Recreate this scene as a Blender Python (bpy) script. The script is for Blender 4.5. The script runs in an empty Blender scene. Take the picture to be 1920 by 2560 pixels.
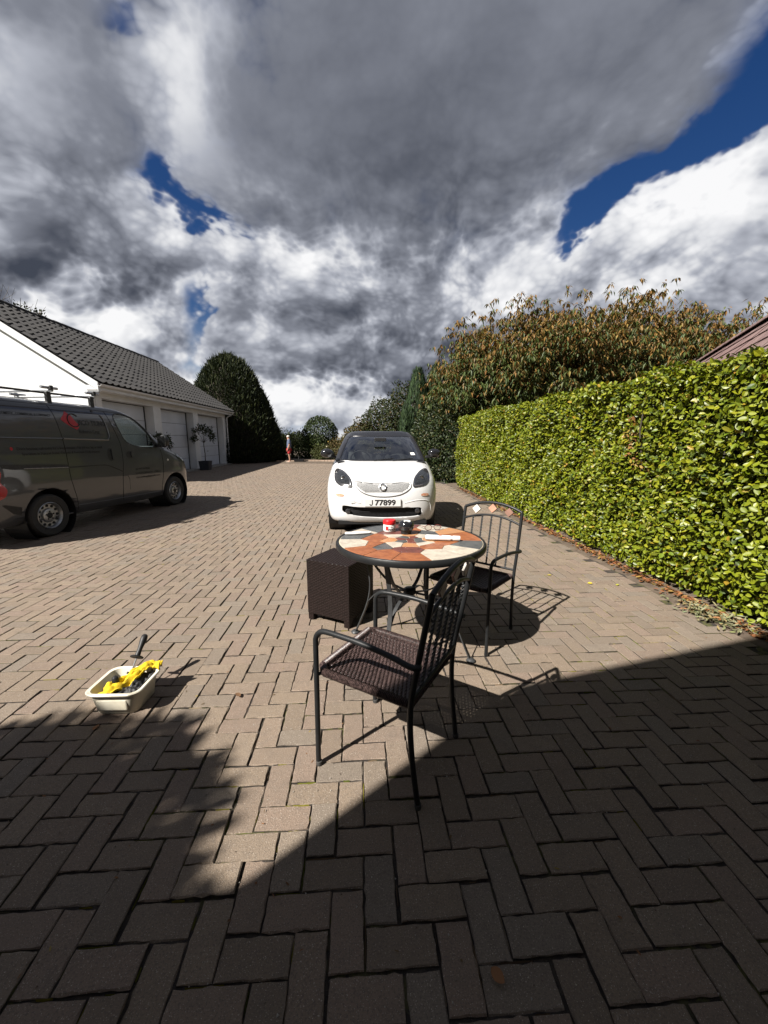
import bpy, bmesh, math, random
import numpy as np
from mathutils import Vector, Matrix
from mathutils.noise import noise as mnoise

rng = np.random.default_rng(7)
random.seed(7)
PI = math.pi
scene = bpy.context.scene
COL = scene.collection

# ------------------------------------------------------------------ camera
CAM_H = 1.40
FPX, W_PX, H_PX = 980.0, 1920.0, 2560.0
PITCH = math.atan(181.0 / FPX)
YAW = math.radians(3.445)
cam_data = bpy.data.cameras.new('camera')
cam = bpy.data.objects.new('camera', cam_data)
COL.objects.link(cam)
cam.location = (0, 0, CAM_H)
cam.rotation_euler = (PI / 2 - PITCH, 0, -YAW)
cam_data.sensor_fit = 'VERTICAL'
cam_data.sensor_height = 36.0
cam_data.lens = 36.0 * FPX / H_PX
cam_data.clip_start = 0.02
cam_data.clip_end = 3000
scene.camera = cam
scene.render.resolution_x, scene.render.resolution_y = 768, 1024
scene.view_settings.view_transform = 'Standard'
scene.view_settings.look = 'None'
scene.view_settings.exposure = 1.45
scene.view_settings.gamma = 1.0
scene.cycles.max_bounces = 6
scene.cycles.diffuse_bounces = 2
scene.cycles.glossy_bounces = 3
scene.cycles.transmission_bounces = 4
scene.cycles.transparent_max_bounces = 8

def pix_ray(dx, dy):
    """direction of a point given in the 1659 px wide view of the photograph"""
    k = 1920 / 1659
    cx, cy = (dx * k - 960) / FPX, -(dy * k - 1280) / FPX
    fy = math.cos(PITCH) + cy * math.sin(PITCH)
    z = cy * math.cos(PITCH) - math.sin(PITCH)
    return np.array([cx * math.cos(YAW) + fy * math.sin(YAW), -cx * math.sin(YAW) + fy * math.cos(YAW), z])

def to_pix(P):
    """world points (N,3) -> source pixels and depth"""
    P = np.asarray(P, float).reshape(-1, 3) - np.array([0, 0, CAM_H])
    xr = P[:, 0] * math.cos(YAW) - P[:, 1] * math.sin(YAW)
    fy = P[:, 0] * math.sin(YAW) + P[:, 1] * math.cos(YAW)
    d = fy * math.cos(PITCH) - P[:, 2] * math.sin(PITCH)
    u = P[:, 2] * math.cos(PITCH) + fy * math.sin(PITCH)
    d2 = np.where(d > 1e-3, d, 1e-3)
    return 960 + FPX * xr / d2, 1280 - FPX * u / d2, d

# ------------------------------------------------------------------ sun and sky
SUN_AZ = math.radians(37)          # direction the shadows run, measured from +X towards +Y
SUN_EL = math.radians(44.5)
ce, se = math.cos(SUN_EL), math.sin(SUN_EL)
TO_SUN = Vector((-math.cos(SUN_AZ) * ce, -math.sin(SUN_AZ) * ce, se))
sun_data = bpy.data.lights.new('sun', 'SUN')
sun_data.energy = 5.0
sun_data.angle = math.radians(0.53)
sun_data.color = (1.0, 0.95, 0.88)
sun = bpy.data.objects.new('sun', sun_data)
COL.objects.link(sun)
sun.rotation_euler = (-TO_SUN).to_track_quat('-Z', 'Y').to_euler()
sun.location = TO_SUN * 60

class S:
    """tiny operator wrapper round shader sockets"""
    tree = None
    def __init__(s, k): s.k = k
    @staticmethod
    def m(op, *a, clamp=False):
        n = S.tree.nodes.new('ShaderNodeMath'); n.operation = op; n.use_clamp = clamp
        for i, v in enumerate(a):
            if isinstance(v, S): S.tree.links.new(v.k, n.inputs[i])
            else: n.inputs[i].default_value = v
        return S(n.outputs[0])
    def __add__(s, o): return S.m('ADD', s, o)
    __radd__ = __add__
    def __sub__(s, o): return S.m('SUBTRACT', s, o)
    def __rsub__(s, o): return S.m('SUBTRACT', o, s)
    def __mul__(s, o): return S.m('MULTIPLY', s, o)
    __rmul__ = __mul__
    def __truediv__(s, o): return S.m('DIVIDE', s, o)
def vec3(x, y, z):
    n = S.tree.nodes.new('ShaderNodeCombineXYZ')
    for i, v in enumerate((x, y, z)):
        if isinstance(v, S): S.tree.links.new(v.k, n.inputs[i])
        else: n.inputs[i].default_value = v
    return S(n.outputs[0])
def snoise(v, scale, detail=6, rough=0.55, dist=0.0, lac=2.0):
    n = S.tree.nodes.new('ShaderNodeTexNoise'); n.noise_dimensions = '3D'
    n.inputs['Scale'].default_value = scale; n.inputs['Detail'].default_value = detail
    n.inputs['Roughness'].default_value = rough; n.inputs['Distortion'].default_value = dist
    n.inputs['Lacunarity'].default_value = lac
    if v is not None: S.tree.links.new(v.k, n.inputs['Vector'])
    return S(n.outputs[0])
def sstep(v, a, b):
    n = S.tree.nodes.new('ShaderNodeMapRange'); n.interpolation_type = 'SMOOTHSTEP'
    S.tree.links.new(v.k, n.inputs[0]); n.inputs[1].default_value = a; n.inputs[2].default_value = b
    return S(n.outputs[0])
def cmix(f, a, b):
    n = S.tree.nodes.new('ShaderNodeMix'); n.data_type = 'RGBA'
    for sock, v in ((n.inputs[0], f), (n.inputs[6], a), (n.inputs[7], b)):
        if isinstance(v, S): S.tree.links.new(v.k, sock)
        else: sock.default_value = v if not isinstance(v, tuple) else (*v, 1.0)
    return S(n.outputs[2])

world = bpy.data.worlds.new('World'); scene.world = world; world.use_nodes = True
wt = world.node_tree; wt.nodes.clear(); S.tree = wt
BG_STR = 0.10
SKYK = 0.735                    # cloud brightness that goes with the exposure
sky = wt.nodes.new('ShaderNodeTexSky'); sky.sky_type = 'NISHITA'; sky.sun_disc = False
sky.sun_elevation = SUN_EL; sky.sun_rotation = math.atan2(TO_SUN.x, TO_SUN.y) % (2 * PI)
sky.altitude = 50; sky.air_density = 1.0; sky.dust_density = 0.3; sky.ozone_density = 2.2
tc = wt.nodes.new('ShaderNodeTexCoord')
sep = wt.nodes.new('ShaderNodeSeparateXYZ'); wt.links.new(tc.outputs['Generated'], sep.inputs[0])
dx_, dy_, dz_ = (S(sep.outputs[i]) for i in range(3))
gen = S(tc.outputs['Generated'])
el_ = S.m('ARCSINE', dz_)
az_ = S.m('ARCTAN2', dx_, dy_)
zz = S.m('MAXIMUM', dz_, 0.0) + 0.22
q = vec3(dx_ / zz, dy_ / zz, 0.0)                       # the cloud deck seen in perspective
def billow(v):
    n = wt.nodes.new('ShaderNodeTexVoronoi'); n.voronoi_dimensions = '3D'; n.feature = 'F1'
    n.inputs['Scale'].default_value = 6.0; n.inputs['Detail'].default_value = 3.0; n.inputs['Roughness'].default_value = 0.6; n.inputs['Lacunarity'].default_value = 2.3
    n.normalize = True
    wt.links.new(v.k, n.inputs['Vector'])
    return S(n.outputs['Distance'])
wa = snoise(gen, 2.6, 3, 0.55) - 0.5
wb = snoise(vec3(dx_ + 7.3, dy_ + 2.1, dz_ - 4.0), 2.6, 3, 0.55) - 0.5
bx_, by_, bz_ = dx_ + wa * 0.16, dy_ + wb * 0.10, dz_ * 1.45 + wb * 0.16
n2 = 1.0 - billow(vec3(bx_, by_, bz_)) * 1.15
n2s = 1.0 - billow(vec3(bx_ - 0.020, by_ - 0.010, bz_ + 0.040)) * 1.15
azw = az_ + wa * 0.34 + (n2 - 0.5) * 0.24
elw = el_ + wb * 0.24 + (n2s - 0.5) * 0.20
ang = vec3(azw, elw, 0.0)
C30, S30 = math.cos(math.radians(30)), math.sin(math.radians(30))
ang30 = vec3(azw * C30 + elw * S30, elw * C30 - azw * S30, 0.0)
def gauss(lst):
    """sum of soft ellipses; each is (x, y, half width, half height, tilt deg, amount) in view pixels of the photograph"""
    tot = None
    for (x, y, rx, ry, tilt, amt) in lst:
        r = pix_ray(x, y); r = r / np.linalg.norm(r)
        a0, e0 = math.atan2(r[0], r[1]), math.asin(r[2])
        rr = pix_ray(x + 20, y); rr = rr / np.linalg.norm(rr)
        ru = pix_ray(x, y - 20); ru = ru / np.linalg.norm(ru)
        ka = abs(math.atan2(rr[0], rr[1]) - a0) / 20; kb = abs(math.asin(ru[2]) - e0) / 20
        sx, sy = 1 / max(rx * ka, 1e-3), 1 / max(ry * kb, 1e-3)
        src = ang
        if tilt:                                        # one shared tilted frame
            src = ang30; a0, e0 = a0 * C30 + e0 * S30, -a0 * S30 + e0 * C30
        n = wt.nodes.new('ShaderNodeVectorMath'); n.operation = 'MULTIPLY_ADD'
        wt.links.new(src.k, n.inputs[0]); n.inputs[1].default_value = (sx, sy, 0); n.inputs[2].default_value = (-a0 * sx, -e0 * sy, 0)
        dt = wt.nodes.new('ShaderNodeVectorMath'); dt.operation = 'DOT_PRODUCT'
        wt.links.new(n.outputs[0], dt.inputs[0]); wt.links.new(n.outputs[0], dt.inputs[1])
        g = S.m('POWER', 1 / math.e, S(dt.outputs['Value']))
        tot = S.m('MULTIPLY_ADD', g, amt, tot if tot is not None else 0.0)
    return tot
#SKYLAYOUT
COVER = [   # where the deck opens (negative) or closes (positive)
    (1620, 215, 260, 88, 30, -1.5), (1345, 415, 160, 54, 30, -1.3), (1660, 60, 120, 120, 0, -0.9),
    (395, 400, 55, 58, 0, -1.0), (490, 455, 60, 45, 0, -1.0),
    (290, 15, 55, 40, 0, -0.7), (500, 660, 45, 80, 0, -0.75),
    (740, 905, 260, 24, 0, -0.40), (450, 800, 110, 50, 0, -0.45), (1110, 620, 60, 45, 0, -0.4), (60, 690, 60, 30, 0, -0.5),
    (950, 230, 420, 260, 0, 0.55), (150, 300, 230, 280, 0, 0.45), (1500, 540, 260, 110, 0, 0.85),
    (830, 680, 280, 120, 0, 0.45),
]
BRIGHT = [  # thick bases are darker, sunlit flanks lighter
    (1050, 90, 480, 200, 0, -0.07), (980, 340, 330, 150, 0, -0.15), (900, 480, 190, 60, 0, -0.15),
    (430, 130, 100, 230, 0, 0.46), (70, 490, 220, 80, 0, -0.22), (310, 570, 220, 55, 0, -0.22),
    (60, 90, 170, 150, 0, 0.20), (30, 420, 60, 50, 0, 0.18),
    (150, 655, 190, 55, 0, 0.34), (312, 690, 50, 48, 0, 0.42), (650, 520, 230, 50, 0, 0.36),
    (550, 625, 120, 60, 0, 0.26), (850, 655, 240, 42, 0, -0.26), (790, 765, 170, 34, 0, -0.28), (950, 725, 130, 40, 0, -0.18),
    (1530, 420, 200, 100, 0, 0.50), (1250, 525, 220, 60, 0, 0.26), (1500, 600, 260, 80, 0, 0.22),
    (690, 835, 190, 36, 0, 0.40), (420, 790, 200, 60, 0, 0.12),
]
#ENDSKY
n1 = snoise(q, 0.8, 3, 0.55)
cov = gauss(COVER) + 0.36 + (n1 - 0.5) * 0.9 + (n2 - 0.5) * 1.7
edge = 1.0 - sstep(cov, 0.15, 0.75)
low = 1.0 - sstep(el_, 0.28, 0.62)
asoft, acrisp = sstep(cov, -0.22, 0.80), sstep(cov, -0.02, 0.45)
alpha = asoft + low * (acrisp - asoft)
fine = S.m('MAXIMUM', edge * 0.8, low * 0.75) + 0.16
bri = gauss(BRIGHT) + 0.43 + (n1 - 0.5) * 0.55 + wb * 0.25 + low * 0.05 + fine * ((n2 - n2s) * 1.7 + (n2 - 0.5) * 0.55) + edge * low * 0.14
ramp = wt.nodes.new('ShaderNodeValToRGB'); wt.links.new(bri.k, ramp.inputs[0])
cr = ramp.color_ramp
cr.elements[0].position = 0.0; cr.elements[0].color = (0.055, 0.064, 0.088, 1)
cr.elements[1].position = 1.0; cr.elements[1].color = (0.95, 0.95, 0.96, 1)
for p_, c_ in ((0.22, (0.112, 0.122, 0.152, 1)), (0.45, (0.225, 0.240, 0.285, 1)), (0.65, (0.44, 0.46, 0.52, 1)), (0.82, (0.74, 0.75, 0.78, 1))):
    e = cr.elements.new(p_); e.color = c_
mulc = wt.nodes.new('ShaderNodeVectorMath'); mulc.operation = 'SCALE'
wt.links.new(ramp.outputs[0], mulc.inputs[0]); mulc.inputs['Scale'].default_value = SKYK / BG_STR
hsv = wt.nodes.new('ShaderNodeHueSaturation'); hsv.inputs['Saturation'].default_value = 1.35; hsv.inputs['Value'].default_value = 0.44; hsv.inputs['Hue'].default_value = 0.515
wt.links.new(sky.outputs[0], hsv.inputs['Color'])
haze_c = cmix(sstep(el_, 0.02, 0.30), tuple(c * SKYK / BG_STR for c in (0.42, 0.50, 0.62)), S(hsv.outputs[0]))
mixc = cmix(alpha, haze_c, S(mulc.outputs[0]))
bg = wt.nodes.new('ShaderNodeBackground'); bg.inputs['Strength'].default_value = 0.05
wt.links.new(mixc.k, bg.inputs[0])
wo = wt.nodes.new('ShaderNodeOutputWorld'); wt.links.new(bg.outputs[0], wo.inputs[0])
world.cycles.sampling_method = 'MANUAL'
world.cycles.sample_map_resolution = 256

# ------------------------------------------------------------------ mesh helpers
def new_obj(name, mesh, parent=None, mats=()):
    o = bpy.data.objects.new(name, mesh)
    COL.objects.link(o)
    for m in mats:
        if m.name not in mesh.materials: mesh.materials.append(m)
    if parent is not None: o.parent = parent
    return o
def tag(o, label=None, cat=None, group=None, kind=None):
    if label: o['label'] = label
    if cat: o['category'] = cat
    if group: o['group'] = group
    if kind: o['kind'] = kind
    return o
def empty(name, loc=(0, 0, 0), rz=0.0, parent=None):
    e = bpy.data.objects.new(name, None); COL.objects.link(e)
    e.empty_display_size = 0.1
    e.location = loc; e.rotation_euler = (0, 0, rz)
    if parent is not None: e.parent = parent
    return e
def copy_tree(o, parent=None):
    c = o.copy(); COL.objects.link(c); c.parent = parent
    for ch in list(o.children): copy_tree(ch, c)
    return c

class MB:
    def __init__(s): s.v = []; s.f = []
    def add(s, vs, fs):
        b = len(s.v); s.v.extend([tuple(map(float, p)) for p in vs]); s.f.extend([tuple(i + b for i in f) for f in fs]); return s
    def box(s, c, d, rz=0.0, M=None):
        x, y, z = d[0] / 2, d[1] / 2, d[2] / 2
        vs = [(-x, -y, -z), (x, -y, -z), (x, y, -z), (-x, y, -z), (-x, -y, z), (x, -y, z), (x, y, z), (-x, y, z)]
        if rz: vs = [(a * math.cos(rz) - b * math.sin(rz), a * math.sin(rz) + b * math.cos(rz), k) for a, b, k in vs]
        if M is not None: vs = [tuple(M @ Vector(p)) for p in vs]
        vs = [(a + c[0], b + c[1], k + c[2]) for a, b, k in vs]
        return s.add(vs, [(3, 2, 1, 0), (4, 5, 6, 7), (0, 1, 5, 4), (1, 2, 6, 5), (2, 3, 7, 6), (3, 0, 4, 7)])
    def tube(s, path, r, n=8, closed=False, cap=True, flat=1.0):
        P = [Vector(p) for p in path]; m = len(P)
        rad = r if hasattr(r, '__len__') else [r] * m
        rings = []; up = None
        for i in range(m):
            a = P[i - 1] if (i > 0 or closed) else P[i]
            b = P[(i + 1) % m] if (i < m - 1 or closed) else P[i]
            t = (b - a).normalized()
            if up is None:
                up = Vector((0, 0, 1)) if abs(t.z) < 0.9 else Vector((1, 0, 0))
            u = (up - t * up.dot(t))
            if u.length < 1e-5: u = Vector((0, 1, 0)) - t * t.y
            u.normalize(); w = t.cross(u); up = u
            rings.append([P[i] + (u * math.cos(2 * PI * k / n) + w * math.sin(2 * PI * k / n) * flat) * rad[i] for k in range(n)])
        b0 = len(s.v)
        for rg in rings: s.v.extend([tuple(p) for p in rg])
        for i in range(m if closed else m - 1):
            j = (i + 1) % m
            for k in range(n):
                l = (k + 1) % n
                s.f.append((b0 + i * n + k, b0 + i * n + l, b0 + j * n + l, b0 + j * n + k))
        if cap and not closed:
            s.f.append(tuple(b0 + k for k in reversed(range(n))))
            s.f.append(tuple(b0 + (m - 1) * n + k for k in range(n)))
        return s
    def lathe(s, prof, n=24, c=(0, 0, 0), M=None, sx=1.0, sy=1.0, caps=True):
        vs = []
        for r, z in prof:
            for k in range(n):
                a = 2 * PI * k / n
                p = Vector((r * math.cos(a) * sx, r * math.sin(a) * sy, z))
                if M is not None: p = M @ p
                vs.append((p.x + c[0], p.y + c[1], p.z + c[2]))
        fs = []
        for i in range(len(prof) - 1):
            for k in range(n):
                l = (k + 1) % n
                fs.append((i * n + k, i * n + l, (i + 1) * n + l, (i + 1) * n + k))
        if caps and prof[0][0] > 1e-6: fs.append(tuple(reversed(range(n))))
        if caps and prof[-1][0] > 1e-6: fs.append(tuple((len(prof) - 1) * n + k for k in range(n)))
        return s.add(vs, fs)
    def prism(s, poly, fn0, fn1):
        """polygon of 2-D points swept from fn0(p) to fn1(p)"""
        n = len(poly)
        s.add([fn0(p) for p in poly] + [fn1(p) for p in poly],
              [tuple(reversed(range(n))), tuple(range(n, 2 * n))] + [(i, (i + 1) % n, n + (i + 1) % n, n + i) for i in range(n)])
        return s
    def grid(s, fn, nu, nv, flip=False):
        vs = [fn(i / nu, j / nv) for j in range(nv + 1) for i in range(nu + 1)]
        fs = []
        for j in range(nv):
            for i in range(nu):
                a = j * (nu + 1) + i
                f = (a, a + 1, a + nu + 2, a + nu + 1)
                fs.append(f[::-1] if flip else f)
        return s.add(vs, fs)
    def mesh(s, name, smooth=None, fix=True):
        me = bpy.data.meshes.new(name)
        me.from_pydata(s.v, [], s.f)
        if fix:
            bm = bmesh.new(); bm.from_mesh(me)
            bmesh.ops.recalc_face_normals(bm, faces=bm.faces)
            bm.to_mesh(me); bm.free()
        if smooth is not None:
            me.polygons.foreach_set('use_smooth', [True] * len(me.polygons))
            me.set_sharp_from_angle(angle=math.radians(smooth))
        me.update()
        return me
    def build(s, name, mat, parent=None, smooth=None, fix=True, bevel=0.0, seg=2):
        o = new_obj(name, s.mesh(name, smooth, fix), parent, (mat,))
        if bevel > 0:
            b = o.modifiers.new('bevel', 'BEVEL'); b.width = bevel; b.segments = seg; b.limit_method = 'ANGLE'
            b.angle_limit = math.radians(35)
        return o

def np_mesh(name, V, F, mat, col=None, smooth=False, parent=None, loops=None):
    """large mesh from numpy arrays; F is (n,3) or (n,4)"""
    me = bpy.data.meshes.new(name)
    V = np.asarray(V, np.float32); F = np.asarray(F, np.int32)
    k = F.shape[1]
    me.vertices.add(len(V)); me.vertices.foreach_set('co', V.ravel())
    me.loops.add(F.size); me.loops.foreach_set('vertex_index', F.ravel())
    me.polygons.add(len(F)); me.polygons.foreach_set('loop_start', np.arange(0, F.size, k, dtype=np.int32))
    me.polygons.foreach_set('use_smooth', np.full(len(F), bool(smooth)))
    if col is not None:
        at = me.color_attributes.new('Col', 'FLOAT_COLOR', 'POINT')
        c4 = np.ones((len(V), 4), np.float32); c4[:, :3] = col
        at.data.foreach_set('color', c4.ravel())
    me.update(calc_edges=True)
    return new_obj(name, me, parent, (mat,))

def in_poly(px, pz, poly):
    c = False; j = len(poly) - 1
    for i in range(len(poly)):
        if (poly[i][1] > pz) != (poly[j][1] > pz) and px < (poly[j][0] - poly[i][0]) * (pz - poly[i][1]) / (poly[j][1] - poly[i][1]) + poly[i][0]: c = not c
        j = i
    return c
def cut_openings(o, cuts, thick):
    """cut 2-D outlines out of a surface; each cut is (outline, axis, keep) with axis 'x' or 'y' the looking direction"""
    bm = bmesh.new(); bm.from_mesh(o.data)
    for poly, axis, keep in cuts:
        ia = 0 if axis == 'y' else 1
        n = len(poly)
        for i in range(n):
            a, b = poly[i], poly[(i + 1) % n]
            L = math.dist(a, b)
            if L < 1e-6: continue
            lo0, hi0, lo1, hi1 = min(a[0], b[0]) - .004, max(a[0], b[0]) + .004, min(a[1], b[1]) - .004, max(a[1], b[1]) + .004
            fs = []
            for f in bm.faces:
                c0 = [v.co[ia] for v in f.verts]
                if max(c0) < lo0 or min(c0) > hi0: continue
                c1 = [v.co[2] for v in f.verts]
                if max(c1) < lo1 or min(c1) > hi1: continue
                if keep(f.calc_center_median()): fs.append(f)
            if not fs: continue
            nx, nz = (b[1] - a[1]) / L, -(b[0] - a[0]) / L
            co = [0, 0, a[1]]; co[ia] = a[0]; no = [0, 0, nz]; no[ia] = nx
            geom = list({e for f in fs for e in f.edges}) + list({v for f in fs for v in f.verts}) + fs
            bmesh.ops.bisect_plane(bm, geom=geom, dist=1e-5, plane_co=co, plane_no=no)
        dead = []
        for f in bm.faces:
            c = f.calc_center_median()
            if keep(c) and in_poly(c[ia], c[2], poly): dead.append(f)
        bmesh.ops.delete(bm, geom=dead, context='FACES')
    bm.normal_update()
    bm.to_mesh(o.data); bm.free()
    me = o.data
    me.polygons.foreach_set('use_smooth', [True] * len(me.polygons))
    me.set_sharp_from_angle(angle=math.radians(34))
    sm = o.modifiers.new('thickness', 'SOLIDIFY'); sm.thickness = thick; sm.offset = -1
    return o

def text_mesh(txt, size, bold=0.0, depth=0.001, align='CENTER', shear=0.0, xs=1.0):
    cu = bpy.data.curves.new('lettering', 'FONT'); cu.body = txt; cu.size = size; cu.extrude = depth
    cu.align_x = align; cu.align_y = 'CENTER'; cu.offset = bold; cu.shear = shear; cu.resolution_u = 3
    t = bpy.data.objects.new('tmp_text', cu); COL.objects.link(t)
    dg = bpy.context.evaluated_depsgraph_get(); dg.update()
    me = bpy.data.meshes.new_from_object(t.evaluated_get(dg))
    bpy.data.objects.remove(t); bpy.data.curves.remove(cu)
    if xs != 1.0:
        for v in me.vertices: v.co.x *= xs
    return me

# ------------------------------------------------------------------ materials
def base_mat(name):
    m = bpy.data.materials.new(name); m.use_nodes = True
    nt = m.node_tree; S.tree = nt
    b = nt.nodes['Principled BSDF']
    return m, nt, b
ALB = 0.76
def mat(name, color, rough=0.6, metal=0.0, var=0.0, vscale=6.0, bump=0.0, bscale=60.0, spec=0.5, coat=0.0, tint=None, coord='Object'):
    if not metal:
        color = tuple(c * ALB for c in color); tint = tuple(c * ALB for c in tint) if tint else None
    m, nt, b = base_mat(name)
    b.inputs['Base Color'].default_value = (*color, 1); b.inputs['Roughness'].default_value = rough
    b.inputs['Metallic'].default_value = metal; b.inputs['Specular IOR Level'].default_value = spec
    b.inputs['Coat Weight'].default_value = coat; b.inputs['Coat Roughness'].default_value = 0.04
    t = nt.nodes.new('ShaderNodeTexCoord'); v = S(t.outputs[coord])
    if var > 0:
        n = snoise(v, vscale, 6, 0.6)
        c2 = tint if tint else tuple(c * (1 - var) for c in color)
        mx = cmix(sstep(n, 0.32, 0.68), color, c2)
        nt.links.new(mx.k, b.inputs['Base Color'])
        r = (n - 0.5) * 0.35 + rough
        nt.links.new(r.k, b.inputs['Roughness'])
    if bump > 0:
        n = snoise(v, bscale, 4, 0.6)
        bp = nt.nodes.new('ShaderNodeBump'); bp.inputs['Strength'].default_value = bump; bp.inputs['Distance'].default_value = 0.01
        nt.links.new(n.k, bp.inputs['Height']); nt.links.new(bp.outputs[0], b.inputs['Normal'])
    return m
def leaf_mat(name, rough=0.45, trans=0.25, spec=0.5, tint=(1.0, 1.0, 0.5), color=None):
    m, nt, b = base_mat(name)
    if color is None:
        a = nt.nodes.new('ShaderNodeAttribute'); a.attribute_name = 'Col'; c = S(a.outputs['Color'])
    else:
        oi = nt.nodes.new('ShaderNodeObjectInfo')
        c = cmix(S(oi.outputs['Random']), color[0], color[1])
    nt.links.new(c.k, b.inputs['Base Color'])
    b.inputs['Roughness'].default_value = rough; b.inputs['Specular IOR Level'].default_value = spec
    tr = nt.nodes.new('ShaderNodeBsdfTranslucent')
    mx = nt.nodes.new('ShaderNodeMix'); mx.data_type = 'RGBA'; mx.blend_type = 'MULTIPLY'; mx.inputs[0].default_value = 1
    nt.links.new(c.k, mx.inputs[6]); mx.inputs[7].default_value = (*tint, 1)
    nt.links.new(mx.outputs[2], tr.inputs[0])
    ms = nt.nodes.new('ShaderNodeMixShader'); ms.inputs[0].default_value = trans
    nt.links.new(b.outputs[0], ms.inputs[1]); nt.links.new(tr.outputs[0], ms.inputs[2])
    nt.links.new(ms.outputs[0], nt.nodes['Material Output'].inputs[0])
    return m
def glass_mat(name, tint=(0.75, 0.8, 0.8), refl=1.0, rough=0.02):
    m, nt, b = base_mat(name)
    nt.nodes.remove(b)
    tr = nt.nodes.new('ShaderNodeBsdfTransparent'); tr.inputs[0].default_value = (*tint, 1)
    gl = nt.nodes.new('ShaderNodeBsdfGlossy'); gl.inputs['Roughness'].default_value = rough
    fr = nt.nodes.new('ShaderNodeFresnel'); gg = nt.nodes.new('ShaderNodeNewGeometry')
    ior = 1.52 - S(gg.outputs['Backfacing']) * (1.52 - 1 / 1.52); nt.links.new(ior.k, fr.inputs[0])      # thin pane: same from both sides
    f = S.m('MULTIPLY', S(fr.outputs[0]), refl, clamp=True)
    ms = nt.nodes.new('ShaderNodeMixShader'); nt.links.new(f.k, ms.inputs[0])
    nt.links.new(tr.outputs[0], ms.inputs[1]); nt.links.new(gl.outputs[0], ms.inputs[2])
    nt.links.new(ms.outputs[0], nt.nodes['Material Output'].inputs[0])
    return m

M = {}
M['black_plastic'] = mat('black_plastic', (0.018, 0.018, 0.019), 0.5, var=0.3, bump=0.05, spec=0.3)
M['black_gloss'] = mat('black_gloss', (0.012, 0.012, 0.014), 0.12, coat=0.5)
M['rubber'] = mat('rubber', (0.022, 0.022, 0.022), 0.8, var=0.4, vscale=30, tint=(0.04, 0.037, 0.033))
M['chrome'] = mat('chrome', (0.75, 0.76, 0.78), 0.15, metal=1.0)
M['steel'] = mat('steel', (0.42, 0.43, 0.44), 0.38, metal=0.9, var=0.3, vscale=25)
M['white_plastic'] = mat('white_plastic', (0.78, 0.77, 0.74), 0.4)
M['dark_hole'] = mat('dark_hole', (0.01, 0.01, 0.01), 0.8)

# ------------------------------------------------------------------ leaves
def unit(a): return a / (np.linalg.norm(a, axis=1, keepdims=True) + 1e-9)
def leaves_mesh(name, P, T, Nn, L, Wd, C, m, parent=None, shape='oval', curl=0.12):
    """P base points, T tip directions, Nn face normals, L length, Wd width, C colours"""
    n = len(P); T = unit(T); B = unit(np.cross(T, Nn)); Nn = np.cross(B, T)
    L = np.asarray(L).reshape(-1, 1) * np.ones((n, 1)); Wd = np.asarray(Wd).reshape(-1, 1) * np.ones((n, 1))
    if shape == 'oval':      # 8 points, 6 faces (tris)
        pts = [(0, 0, 0), (0.32, 0.46, 0.10), (0.32, -0.46, 0.10), (0.70, 0.42, 0.08), (0.70, -0.42, 0.08), (1, 0, -curl), (0.45, 0, -0.03)]
        tri = [(0, 2, 6), (0, 6, 1), (2, 4, 6), (6, 3, 1), (4, 5, 6), (6, 5, 3)]
    elif shape == 'lance':   # long, drooping
        pts = [(0, 0, 0), (0.4, 0.5, 0.0), (0.4, -0.5, 0.0), (1, 0, -curl * 2.2), (0.45, 0, -0.08)]
        tri = [(0, 2, 4), (0, 4, 1), (2, 3, 4), (4, 3, 1)]
    else:                    # needle spray
        pts = [(0, 0.22, 0), (0, -0.22, 0), (0.55, 0.5, 0.03), (0.55, -0.5, 0.03), (1, 0, -curl)]
        tri = [(0, 1, 3), (0, 3, 2), (2, 3, 4)]
    k = len(pts)
    V = np.empty((n, k, 3), np.float32)
    for i, (a, b, c) in enumerate(pts):
        V[:, i] = P + T * L * a + B * Wd * b + Nn * (Wd * c if shape == 'oval' else L * c)
    F = (np.arange(n) * k)[:, None, None] + np.array(tri)[None]
    Cc = np.repeat(np.asarray(C, np.float32), k, axis=0)
    return np_mesh(name, V.reshape(-1, 3), F.reshape(-1, 3), m, Cc, parent=parent)
def jitter_col(base, n, amt=0.25, sat=0.12):
    base = np.asarray(base, float)
    v = np.clip(1 + rng.normal(0, amt, (n, 1)), 0.45, 1.9)
    return np.clip(base[None] * v * (1 + rng.normal(0, sat, (n, 3))), 0.002, 0.9)
def palette(cols, w, n, amt=0.22, k=0.76):
    idx = rng.choice(len(cols), n, p=np.asarray(w) / np.sum(w))
    return jitter_col((1, 1, 1), n, amt, 0.08) * np.asarray(cols)[idx] * k
def rand_unit(n):
    v = rng.normal(size=(n, 3)); return unit(v)
def vnoise(P, s, seed=0.0):
    return np.array([mnoise(Vector((p[0] * s + seed, p[1] * s - seed, p[2] * s + 2 * seed))) for p in P])

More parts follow.
